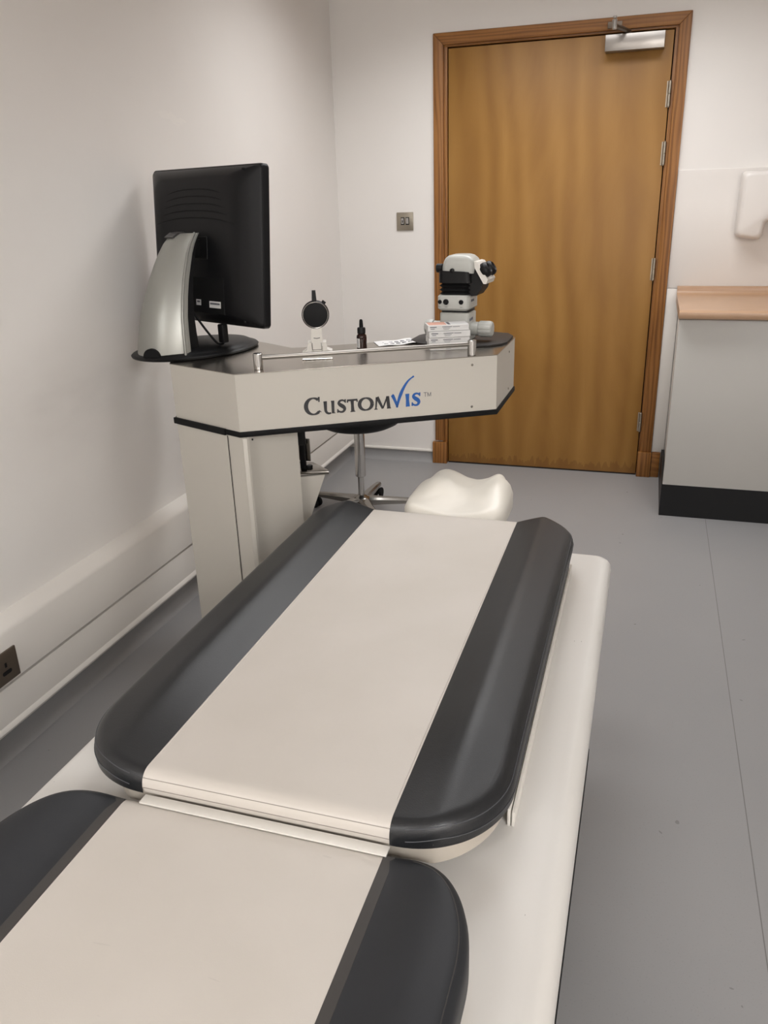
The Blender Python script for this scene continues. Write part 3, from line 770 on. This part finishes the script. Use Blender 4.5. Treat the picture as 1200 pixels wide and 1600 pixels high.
    ribbon(bl, P, [0.0032+0.0050*(1-abs(2*k/n-0.75))**1 if k/n < 0.9 else 0.0040 for k in range(n+1)])
    # I and S
    ribbon(bl, [(0.4705, 0.859), (0.4708, 0.8415), (0.4715, 0.8225)], [0.0102, 0.0078, 0.0102])
    S(bl, 0.4830, 0.5090, 0.8225, 0.8600, 0.0076)
    link('lettering', bl, M['logo_blue'], t)['label'] = 'blue tick and letters of the maker lettering'
    tm = BM()
    for a, c in (((0.518, 0.8583), (0.5275, 0.8583)), ((0.5228, 0.8585), (0.5228, 0.8465)), ((0.5300, 0.8585), (0.5300, 0.8465)), ((0.5300, 0.8585), (0.5345, 0.8470)), ((0.5345, 0.8470), (0.5390, 0.8585)), ((0.5390, 0.8585), (0.5390, 0.8465))):
        ribbon(tm, [a, c], [0.0011, 0.0011])
    link('trademark_sign', tm, M['ink'], t)
desk()

# ------------------------------------------------------------------ things on the desk
def monitor():
    F = Vector((0.250, -1.925, ZT)); a = Vector((0.91, -0.414, 0)).normalized()
    t = thing('monitor', 'black monitor seen from behind on a silver arched stand at the desk left', 'monitor', tuple(F))
    FM = frame(F, -a)          # local x = -a ; y = z x (-a): points to n (towards the viewer)
    FM = Matrix(((a.x, -0.414*1.0, 0, F.x), (a.y, -0.910, 0, F.y), (0, 0, 1, F.z), (0, 0, 0, 1)))   # x: a, y: n (rear of the set), z up
    # foot
    b = BM(); prof = [(0.190, 0), (0.197, 0.003), (0.199, 0.008), (0.194, 0.012), (0.186, 0.013), (0.180, 0.017), (0.165, 0.024), (0.10, 0.030), (0.0, 0.031)]
    lathe(b, prof, 56, FM @ Matrix.Translation((-0.004, 0.012, 0)) @ Matrix.Diagonal((0.77, 1.05, 1, 1)), cap=True); link('foot', b, M['black'], t, smooth=50)
    # silver arched column: shell
    lev = [(0.010, 0.206, 0.104, 0.085), (0.03, 0.203, 0.104, 0.083), (0.07, 0.195, 0.100, 0.078), (0.12, 0.182, 0.093, 0.072), (0.17, 0.163, 0.085, 0.066), (0.22, 0.140, 0.076, 0.060),
           (0.26, 0.118, 0.069, 0.055), (0.29, 0.099, 0.063, 0.050), (0.315, 0.080, 0.058, 0.046), (0.333, 0.060, 0.054, 0.040), (0.343, 0.040, 0.050, 0.030)]
    rings = []
    for z, nc, hw, bu in lev:
        r = []
        for k in range(-10, 11):
            s = k/10; r.append((hw*s, nc-bu*abs(s)**2.2, z))
        r.append((hw*1.0, nc-bu-0.012, z)); r.append((hw*0.86, nc-bu-0.016, z))
        for k in range(9, -10, -3):
            s = k/10; r.append((hw*0.86*s, nc-bu*abs(s)**2.2-0.018, z-0.002))
        r.append((-hw*0.86, nc-bu-0.016, z)); r.append((-hw, nc-bu-0.012, z))
        rings.append(r)
    b = BM(); loft(b, rings, FM); st = link('stand', b, M['silver'], t, smooth=40); st['label'] = 'silver arched stand'
    b = BM(); rings = []
    for z, nc, hw, bu in lev[:10]:
        rings.append([(hw*0.85, nc-bu-0.004, z+0.001), (hw*0.85, nc-bu-0.055*(1-z/0.6), z+0.001), (-hw*0.85, nc-bu-0.055*(1-z/0.6), z+0.001), (-hw*0.85, nc-bu-0.004, z+0.001)])
    loft(b, rings, FM); link('stand_core', b, M['black'], st)
    b = BM(); rings = []                       # dark cap on the crown and the cable arch at the bottom
    for s in (-0.4, -0.2, 0, 0.2, 0.4):
        rings.append([(0.052*s-0.006, nn, zz) for nn, zz in ((0.066, 0.3335), (0.045, 0.3455), (0.020, 0.3465), (0.020, 0.338), (0.055, 0.328))])
    loft(b, rings, FM); link('crown_cap', b, plain('dark_grey_cap', srgb(62, 60, 60), 0.4), st)
    b = BM(); AM = FM @ Matrix.Translation((0.034, 0.1885, 0.012)) @ Matrix.Rotation(math.radians(-27), 4, 'Z')
    prismz(b, [(0.026*math.cos(PI*k/14), 0.026*math.sin(PI*k/14)) for k in range(15)], 0.0, 0.0150, AM); link('cable_arch', b, M['black_mat'], st)
    b = BM(); tube(b, [FM @ Vector((hw*1.0, nc-bu*0.93+0.001, z)) for z, nc, hw, bu in lev], 0.004, 8); link('edge_ridge', b, M['silver'], st)
    # panel, leaning
    W2, H2, zc = 0.264, 0.2215, 0.300
    PM = FM @ Matrix.Translation((0.0, -0.060, zc)) @ Matrix.Rotation(math.radians(5.0), 4, 'X')
    def rr(hx, hz, r, y, dz=0.0): return [(p[0], y, p[1]+dz) for p in rrect(0, 0, hx, hz, r, 6)]
    b = BM(); loft(b, [rr(W2-0.003, H2-0.003, 0.010, -0.026), rr(W2, H2, 0.012, -0.022), rr(W2, H2, 0.012, -0.004), rr(W2-0.002, H2-0.002, 0.012, 0)], PM); link('bezel', b, M['monitor'], t)
    b = BM(); loft(b, [rr(W2-0.004, H2-0.004, 0.012, 0), rr(W2-0.010, H2-0.006, 0.014, 0.008), rr(W2-0.040, H2-0.018, 0.03, 0.026), rr(W2-0.056, H2-0.028, 0.045, 0.036), rr(W2-0.066, H2-0.036, 0.05, 0.040), rr(W2-0.10, H2-0.07, 0.05, 0.042)], PM)
    bk = link('back_shell', b, M['monitor'], t, smooth=25)
    b = BM(); box(b, -W2+0.022, W2-0.022, -0.0285, -0.0262, -H2+0.03, H2-0.022, 0.0005, 1, PM); link('screen', b, M['screen'], t)
    for i in range(5):
        b = BM(); zz = 0.158-i*0.0195; hw = 0.150+0.010*i
        tube(b, [PM @ Vector((hw*s, 0.0405 + 0.001*(1-s*s), zz-0.018*abs(s)**2.4)) for s in [k/10 for k in range(-10, 11)]], 0.0024, 6, [0.0024*(1-0.7*abs(k/10)**4) for k in range(-10, 11)]); link('vent_slot', b, M['black_mat'], bk)
    b = BM(); box(b, -0.062, 0.062, 0.0415, 0.0435, -0.035, 0.028, 0.001, 1, PM); link('mount_plate', b, M['black'], bk)
    b = BM(); box(b, -0.05, 0.135, 0.030, 0.0428, -0.190, -0.085, 0.002, 1, PM); link('port_recess', b, M['black_mat'], bk)
    b = BM(); box(b, -0.03, 0.03, 0.03, 0.086, -0.03, 0.02, 0.004, 2, PM); link('hinge_block', b, M['black'], bk)
    for x0, x1, z0, z1 in ((0.064, 0.118, -0.172, -0.153), (-0.001, 0.022, -0.168, -0.151)):
        b = BM(); box(b, x0, x1, 0.0425, 0.0436, z0, z1, 0, 1, PM); lb = link('rating_label', b, M['paper'], bk)
        b = BM(); box(b, x0+0.004, x1-0.004, 0.0435, 0.0439, (z0+z1)/2, (z0+z1)/2+0.005, 0, 1, PM); link('label_print', b, M['ink'], lb)
    for x0, z0 in ((W2-0.055, H2-0.020), (W2-0.062, -H2+0.014)):
        b = BM(); box(b, x0, x0+0.008, 0.020, 0.0275, z0, z0+0.007, 0.001, 1, PM); link('shell_screw', b, M['black_mat'], bk)
    # video plug hanging from the lower edge with its lead looping up to the column
    b = BM(); box(b, 0.115, 0.140, -0.005, 0.016, 0.036, 0.090, 0.004, 2, FM); pl = link('video_plug', b, M['black'], t)
    b = BM(); tube(b, [FM @ Vector(p) for p in spline3([(0.128, 0.005, 0.040), (0.118, 0.006, 0.031), (0.098, 0.010, 0.0335), (0.07, 0.02, 0.065), (0.045, 0.03, 0.10), (0.02, 0.035, 0.13)])], 0.0034, 8); link('lead', b, M['black_mat'], t)
def spline3(ctrl, n=8):
    out = []
    for i in range(len(ctrl)-1):
        p0, p1, p2, p3 = [Vector(ctrl[max(0, min(len(ctrl)-1, i+d))]) for d in (-1, 0, 1, 2)]
        for k in range(n):
            s = k/n; out.append(0.5*((2*p1)+(p2-p0)*s+(2*p0-5*p1+4*p2-p3)*s*s+(3*p1-p0-3*p2+p3)*s**3))
    out.append(Vector(ctrl[-1])); return out
monitor()

def lens_tool():
    F = Vector((0.662, -1.985, ZT)); t = thing('lens_holder', 'round black lens on a white hinged bracket standing on the steel desk', 'lens holder', tuple(F))
    LM = frame(F, (0.93, 0.36, 0))      # x right, y back
    b = BM(); box(b, -0.044, 0.042, -0.034, 0.03, 0.0005, 0.004, 0.001, 1, LM); link('base_plate', b, M['chrome'], t)
    b = BM(); prismz(b, [(-0.044, 0.004), (0.042, 0.004), (0.042, 0.020), (0.028, 0.026), (0.026, 0.046), (0.016, 0.046), (0.015, 0.02), (-0.015, 0.02), (-0.016, 0.046), (-0.026, 0.046), (-0.030, 0.026), (-0.044, 0.016)], -0.018, 0.025, LM); link('bracket', b, M['white_plastic'], t)
    b = BM(); prismz(b, [(-0.0135, 0.018), (0.0125, 0.018), (0.0155, 0.060), (0.0150, 0.088), (-0.0135, 0.088), (-0.0165, 0.058)], -0.012, 0.004, LM); link('hinge_arm', b, M['white_plastic'], t)
    b = BM(); tube(b, [LM @ Vector((-0.009, -0.0125, 0.058)), LM @ Vector((0, -0.0128, 0.0565)), LM @ Vector((0.009, -0.0125, 0.058))], 0.0012, 6); prismz(b, [(-0.013, 0.024), (0.011, 0.024), (0.011, 0.0255), (-0.013, 0.0255)], -0.0135, -0.0118, LM); prismz(b, [(-0.0145, 0.024), (-0.0132, 0.024), (-0.0132, 0.044), (-0.0145, 0.044)], -0.0135, -0.0118, LM); prismz(b, [(0.0112, 0.024), (0.0125, 0.024), (0.0125, 0.044), (0.0112, 0.044)], -0.0135, -0.0118, LM)
    link('hinge_pin', b, M['pad_grey'], t)
    D = LM @ Matrix.Translation((0, -0.006, 0.122)) @ Matrix.Rotation(PI/2, 4, 'X')
    b = BM(); lathe(b, [(0.034, -0.012), (0.0385, -0.010), (0.0385, 0.006), (0.0365, 0.009), (0.034, 0.009)], 40, D); link('lens_ring', b, M['black'], t)
    b = BM(); lathe(b, [(0.0355, 0.0085), (0.0362, 0.0105), (0.0348, 0.0115), (0.0335, 0.0105)], 40, D); link('rim', b, M['chrome'], t)
    b = BM(); lathe(b, [(0.0340, 0.008), (0.0335, 0.0112), (0.02, 0.0125), (0.0, 0.013)], 40, D); link('lens_cap', b, M['lens'], t)
    b = BM(); prismz(b, [(-0.0085, 0.155), (0.0055, 0.155), (0.0035, 0.188), (-0.0065, 0.188)], -0.010, 0.000, LM); link('handle', b, M['black'], t)
    b = BM(); cyl(b, LM @ Vector((0.021, -0.004, 0.150)), LM @ Vector((0.027, -0.004, 0.1575)), 0.006, 12); link('knob', b, M['black'], t)
lens_tool()

def bottle():
    x, y = 0.744, -1.835; t = thing('dropper_bottle', 'small amber glass dropper bottle with black rubber bulb on the desk', 'bottle', (x, y, ZT))
    T = Matrix.Translation((x, y, ZT))
    b = BM(); lathe(b, [(0.0135, 0.0004), (0.0152, 0.002), (0.0152, 0.036), (0.0145, 0.041), (0.011, 0.045), (0.0095, 0.048), (0.0095, 0.053)], 32, T); link('glass_body', b, M['amber'], t)
    b = BM(); lathe(b, [(0.0122, 0.047), (0.0125, 0.060), (0.0112, 0.064), (0.007, 0.0648)], 28, T); link('screw_cap', b, M['black'], t)
    b = BM(); lathe(b, [(0.0060, 0.064), (0.0058, 0.072), (0.0050, 0.084), (0.0035, 0.0875), (0, 0.0885)], 20, T); link('rubber_bulb', b, M['black_mat'], t)
    b = BM(); prof = [[(0.01535*math.cos(math.radians(a)), 0.01535*math.sin(math.radians(a)), z) for a in range(140, 275, 9)] for z in (0.006, 0.033)]
    pr2 = [[(0.0148*math.cos(math.radians(a)), 0.0148*math.sin(math.radians(a)), z) for a in range(140, 275, 9)][::-1] for z in (0.006, 0.033)]
    loft(b, [p+q for p, q in zip(prof, pr2)], T); lb = link('label', b, M['paper'], t)
    b = BM(); prof = [[(0.01545*math.cos(math.radians(a)), 0.01545*math.sin(math.radians(a)), z) for a in range(238, 250, 4)] + [(0.0152*math.cos(math.radians(a)), 0.0152*math.sin(math.radians(a)), z) for a in range(246, 237, -4)] for z in (0.008, 0.031)]
    loft(b, prof, T); link('label_print', b, M['ink'], lb)
bottle()

def boxes():
    org = (0.954, -1.838, ZT); d = Vector((0.111, 0.048, 0)).normalized(); n = Vector((-d.y, d.x, 0))
    names = ['white printed carton lying at the bottom of the stack by the microscope', 'white printed carton second from bottom in the stack by the microscope',
             'white printed carton third from bottom, under the peach topped one', 'white carton with peach printed lid on top of the stack by the microscope']
    L, Dp, H = 0.121, 0.062, 0.0178
    first = None
    offs = [(0.002, 0.0), (-0.001, 0.003), (0.000, 0.001), (-0.004, 0.002)]
    for i, lab in enumerate(names):
        q = Vector(org)+d*offs[i][0]+n*offs[i][1]+Vector((0, 0, i*(H+0.0006)))
        if first is None:
            first = thing('carton', lab, 'carton', tuple(q), 'cartons stacked by the microscope')
            FM = frame(q, d)
            b = BM(); box(b, 0, L, 0, Dp, 0.0003, H, 0.0008, 1, FM); link('box_body', b, M['card'], first)
            b = BM()
            for x0, x1, z0, z1 in ((0.006, 0.026, 0.0110, 0.0132), (0.008, 0.020, 0.0065, 0.0080)): box(b, x0, x1, -0.0004, 0.0002, z0, z1, 0, 1, FM)
            link('name_print', b, M['ink'], first)
            b = BM()
            for x0, x1, z0, z1 in ((0.042, 0.071, 0.0115, 0.0132), (0.073, 0.094, 0.0110, 0.0125), (0.044, 0.066, 0.0078, 0.0088), (0.046, 0.062, 0.0045, 0.0053)): box(b, x0, x1, -0.0004, 0.0002, z0, z1, 0, 1, FM)
            link('text_print', b, M['ink'], first)
            kids = list(first.children)
        else:
            r = first.copy(); COL.objects.link(r); r.location = q; r['label'] = lab; r['_org'] = tuple(q)
            for k in kids:
                c = k.copy(); COL.objects.link(c); c.parent = r
            if i == 3:
                FM = frame(q, d)
                b = BM(); box(b, 0.004, 0.056, 0.004, 0.058, H-0.0003, H+0.0004, 0, 1, FM); link('lid_print', b, M['peach'], r)
                b = BM(); box(b, 0.060, 0.068, 0.006, 0.05, H-0.0003, H+0.0004, 0, 1, FM); link('lid_mark', b, M['ink'], r)
boxes()

def leaflet():
    b = BM(); F = Vector((0.782, -1.787, ZT+0.0006)); d = Vector((0.115, 0.066, 0)).normalized()
    FM = frame(F, d); n = 8; up = []; dn = []
    for k in range(n+1):
        x = 0.118*k/n; z = 0.004*sm(0.6, 1, k/n)+0.0015*math.sin(k*0.7)**2
        up.append((x, z))
    rings = [[(x, 0.0, z), (x, 0.080, z+0.001), (x, 0.080, z+0.0016), (x, 0.0, z+0.0006)] for x, z in up]
    loft(b, rings, FM); o = link('leaflet', b, M['paper'], origin=tuple(F)); tag(o, 'white printed leaflet lying flat between the bottle and the cartons', 'leaflet')
    for i in range(5):
        b = BM()
        for yy in (0.020, 0.045): box(b, 0.022+0.019*i, 0.034+0.019*i, yy, yy+0.008, 0.0006, 0.0024+0.0040*sm(0.5, 1, (0.03+0.019*i)/0.118), 0, 1, FM)
        link('print_block', b, M['ink'], o)
leaflet()

def microscope():
    S = Vector((1.000, -1.662, ZT)); m1 = Vector((0.996, -0.087, 0))
    t = thing('operating_microscope', 'pale grey microscope head on a dark base plate at the right end of the desk', 'microscope', tuple(S))
    SM = frame(S, m1)
    b = BM(); prism(b, [(0.855, -1.695), (0.895, -1.745), (0.94, -1.768), (1.0, -1.775), (1.078, -1.765), (1.118, -1.748), (1.146, -1.72), (1.157, -1.69), (1.157, -1.575), (1.135, -1.53), (1.06, -1.50), (0.95, -1.51), (0.885, -1.545), (0.858, -1.60)], ZT+0.0003, ZT+0.007, 0.002); link('base_plate', b, M['scope_plate'], t)
    def rbox(a0, a1, b0, b1, z0, z1, r=0.008, e=0.004):
        bb = BM(); cx, cy, hx, hy = (a0+a1)/2, (b0+b1)/2, (a1-a0)/2, (b1-b0)/2
        loft(bb, [[(p[0], p[1], z) for p in rrect(cx, cy, hx-s, hy-s, r, 5)] for z, s in ((z0, e), (z0+e, 0), (z1-e, 0), (z1-e*.3, e*.4), (z1, e))], SM); return bb
    link('column', rbox(-0.047, 0.046, -0.040, 0.040, 0.007, 0.092), M['scope'], t)
    link('neck', rbox(-0.043, 0.042, -0.036, 0.040, 0.092, 0.098, 0.006, 0.001), M['black'], t)
    hd = link('optics_block', rbox(-0.053, 0.046, -0.046, 0.056, 0.098, 0.144, 0.012, 0.006), M['scope'], t)
    for a, r in ((-0.0435, 0.0060), (-0.0240, 0.0085), (0.0235, 0.0068)):
        b = BM(); lathe(b, [(r, -0.001), (r, 0.003), (r*0.8, 0.0045), (r*0.55, 0.002), (0, 0.002)], 24, SM @ Matrix.Translation((a, -0.046, 0.124)) @ Matrix.Rotation(PI/2, 4, 'X')); link('port', b, M['black'], hd)
    for a in (-0.044, -0.024, 0.0235):
        b = BM(); box(b, a-0.004, a+0.004, -0.0464, -0.0458, 0.1085, 0.1095, 0, 1, SM); link('port_marking', b, M['ink'], hd)
    b = BM(); box(b, 0.0455, 0.0464, -0.02, 0.012, 0.122, 0.129, 0, 1, SM); link('side_marking', b, M['ink'], hd)
    b = BM(); box(b, 0.0455, 0.0464, -0.032, -0.024, 0.066, 0.074, 0, 1, SM); box(b, 0.0455, 0.0464, -0.020, -0.012, 0.067, 0.075, 0, 1, SM); box(b, 0.0455, 0.0464, -0.008, 0.0, 0.068, 0.076, 0, 1, SM); link('side_marking', b, M['label_blue'], t)
    # bellows
    b = BM(); rg = []
    for z, s in ((0.144, 0.004), (0.147, 0.0), (0.152, 0.006), (0.158, -0.001), (0.164, 0.006), (0.170, -0.001), (0.176, 0.006), (0.180, 0.002)):
        rg.append([(p[0], p[1], z) for p in rrect(-0.001, 0.004, 0.0475-s, 0.047-s, 0.014, 5)])
    loft(b, rg, SM); link('bellows', b, M['black_mat'], t, smooth=20)
    # slanted black collar
    b = BM(); lo = rrect(0.001, 0.003, 0.0505, 0.050, 0.016, 5); hi = rrect(0.000, 0.003, 0.0495, 0.050, 0.016, 5)
    loft(b, [[(p[0], p[1], 0.179) for p in lo], [(p[0], p[1], 0.214-0.16*max(0, p[0]-0.02)) for p in hi]], SM)
    link('collar', b, M['black'], t)
    # grey binocular housing with rounded crown
    b = BM(); rg = []
    for z, s, sh in ((0.2085, 0.0, 0), (0.225, -0.001, 0.002), (0.240, 0.002, 0.003), (0.249, 0.007, 0.003), (0.255, 0.015, 0.002), (0.258, 0.026, 0.002)):
        rg.append([(p[0]+sh, p[1], z-(0.26*max(0, p[0]-0.035))*(1 if z > 0.22 else 0.6)) for p in rrect(0.008, 0.004, 0.0500-s, 0.046-s*0.6, 0.018, 6)])
    loft(b, rg, SM); link('binocular_housing', b, M['scope'], t, smooth=50)
    # tilting arm on the right: dark wedge, pale slanted plate, eyepieces
    b = BM(); prismz(b, [(0.036, 0.160), (0.040, 0.205), (0.064, 0.222), (0.086, 0.182), (0.080, 0.160), (0.066, 0.142), (0.050, 0.140)], -0.030, 0.045, SM); link('tilt_joint', b, M['black'], t)
    b = BM(); prismz(b, [(0.058, 0.240), (0.068, 0.238), (0.101, 0.188), (0.096, 0.176), (0.088, 0.176), (0.060, 0.222)], -0.034, 0.048, SM); link('tilt_plate', b, M['white_plastic'], t)
    for yy in (-0.016, 0.034):
        c = SM @ Vector((0.084, yy, 0.212)); ax = (SM.to_3x3() @ Vector((0.78, 0.0, 0.50))).normalized()
        cp = c-ax*0.004
        b = BM(); q = Vector((0, 0, 1)).rotation_difference(ax).to_matrix().to_4x4()
        lathe(b, [(0.020, 0), (0.022, 0.004), (0.022, 0.014), (0.019, 0.020), (0.014, 0.023), (0.012, 0.019), (0, 0.019)], 28, Matrix.Translation(cp) @ q); link('eyepiece', b, M['black'], t)
    b = BM(); cyl(b, SM @ Vector((-0.040, -0.025, 0.220)), SM @ Vector((-0.0600, -0.025, 0.220)), 0.013, 20, 0.002); link('clamp_knob', b, M['black'], t)
    b = BM(); lathe(b, [(0.006, -0.004), (0.006, 0.004), (0.003, 0.006), (0, 0.006)], 16, SM @ Matrix.Translation((-0.005, -0.046, 0.215)) @ Matrix.Rotation(PI/2, 4, 'X')); link('lock_screw', b, M['black'], t)
    # focus knobs each side of the column
    for sg, a0, a1, a2 in ((1, 0.046, 0.070, 0.112), (-1, -0.047, -0.075, -0.102)):
        b = BM(); cyl(b, SM @ Vector((a0-0.002*sg, -0.010, 0.042)), SM @ Vector((a1, -0.010, 0.042)), 0.0205, 28, 0.001); hub = link('knob_hub', b, M['scope'], t)
        b = BM(); n = 40; rgs = []
        for aa, rr in ((a1+0.001*sg, 0.0225), (a1+0.004*sg, 0.0240), (a2-0.010*sg, 0.0238), (a2-0.003*sg, 0.0225), (a2, 0.019)):
            rgs.append([(aa, -0.010+(rr-(0.0014 if k % 4 < 1 else 0))*math.cos(2*PI*k/n), 0.042+(rr-(0.0014 if k % 4 < 1 else 0))*math.sin(2*PI*k/n)) for k in range(n)])
        loft(b, rgs, SM); link('focus_knob', b, M['scope'], t, smooth=30)
microscope()

# ------------------------------------------------------------------ stool behind the desk
def stool():
    x, y = 0.378, -0.879
    t = thing('swivel_stool', 'low swivel stool with black seat and five spoke metal base behind the desk', 'stool', (x, y, 0))
    T = Matrix.Translation((x, y, 0))
    b = BM(); lathe(b, [(0.0, 0.428), (0.10, 0.430), (0.15, 0.438), (0.178, 0.452), (0.188, 0.470), (0.188, 0.500), (0.178, 0.516), (0.14, 0.524), (0, 0.526)], 48, T); link('seat', b, M['black'], t, smooth=60)
    b = BM(); cyl(b, (x, y, 0.20), (x, y, 0.429), 0.0235, 28, 0.002); link('column_sleeve', b, M['chrome'], t)
    b = BM(); cyl(b, (x, y, 0.10), (x, y, 0.21), 0.0140, 24); link('gas_lift', b, M['chrome'], t)
    b = BM(); lathe(b, [(0.045, 0.070), (0.048, 0.082), (0.040, 0.098), (0.026, 0.106), (0.018, 0.112), (0, 0.112)], 32, T); link('hub', b, M['alu'], t)
    for k in range(5):
        a = math.radians(20+72*k); d = Vector((math.cos(a), math.sin(a), 0)); p = Vector((-d.y, d.x, 0))
        rgs = []
        for r, w, z0, z1 in ((0.02, 0.030, 0.068, 0.100), (0.055, 0.026, 0.066, 0.099), (0.10, 0.020, 0.065, 0.094), (0.20, 0.0165, 0.062, 0.085), (0.265, 0.0150, 0.060, 0.078), (0.285, 0.012, 0.061, 0.074)):
            c = Vector((x, y, 0))+d*r
            rgs.append([c+p*w*s+Vector((0, 0, z)) for s, z in ((-1, z0), (1, z0), (1, z1-0.008), (0.6, z1), (-0.6, z1), (-1, z1-0.008))])
        b = BM(); loft(b, rgs); leg = link('leg', b, M['alu'], t, smooth=30)
        b = BM(); c = Vector((x, y, 0))+d*0.270
        for s in (-1, 1):
            cyl(b, c+p*0.007*s+Vector((0, 0, 0.025)), c+p*0.021*s+Vector((0, 0, 0.025)), 0.025, 24, 0.003)
        cyl(b, c+p*-0.008+Vector((0, 0, 0.025)), c+p*0.008+Vector((0, 0, 0.025)), 0.010, 12); cyl(b, c+Vector((0, 0, 0.03)), c+Vector((0, 0, 0.066)), 0.006, 12)
        link('caster', b, M['black_mat'], leg)
stool()

for o in bpy.data.objects:
    if '_org' in o: del o['_org']
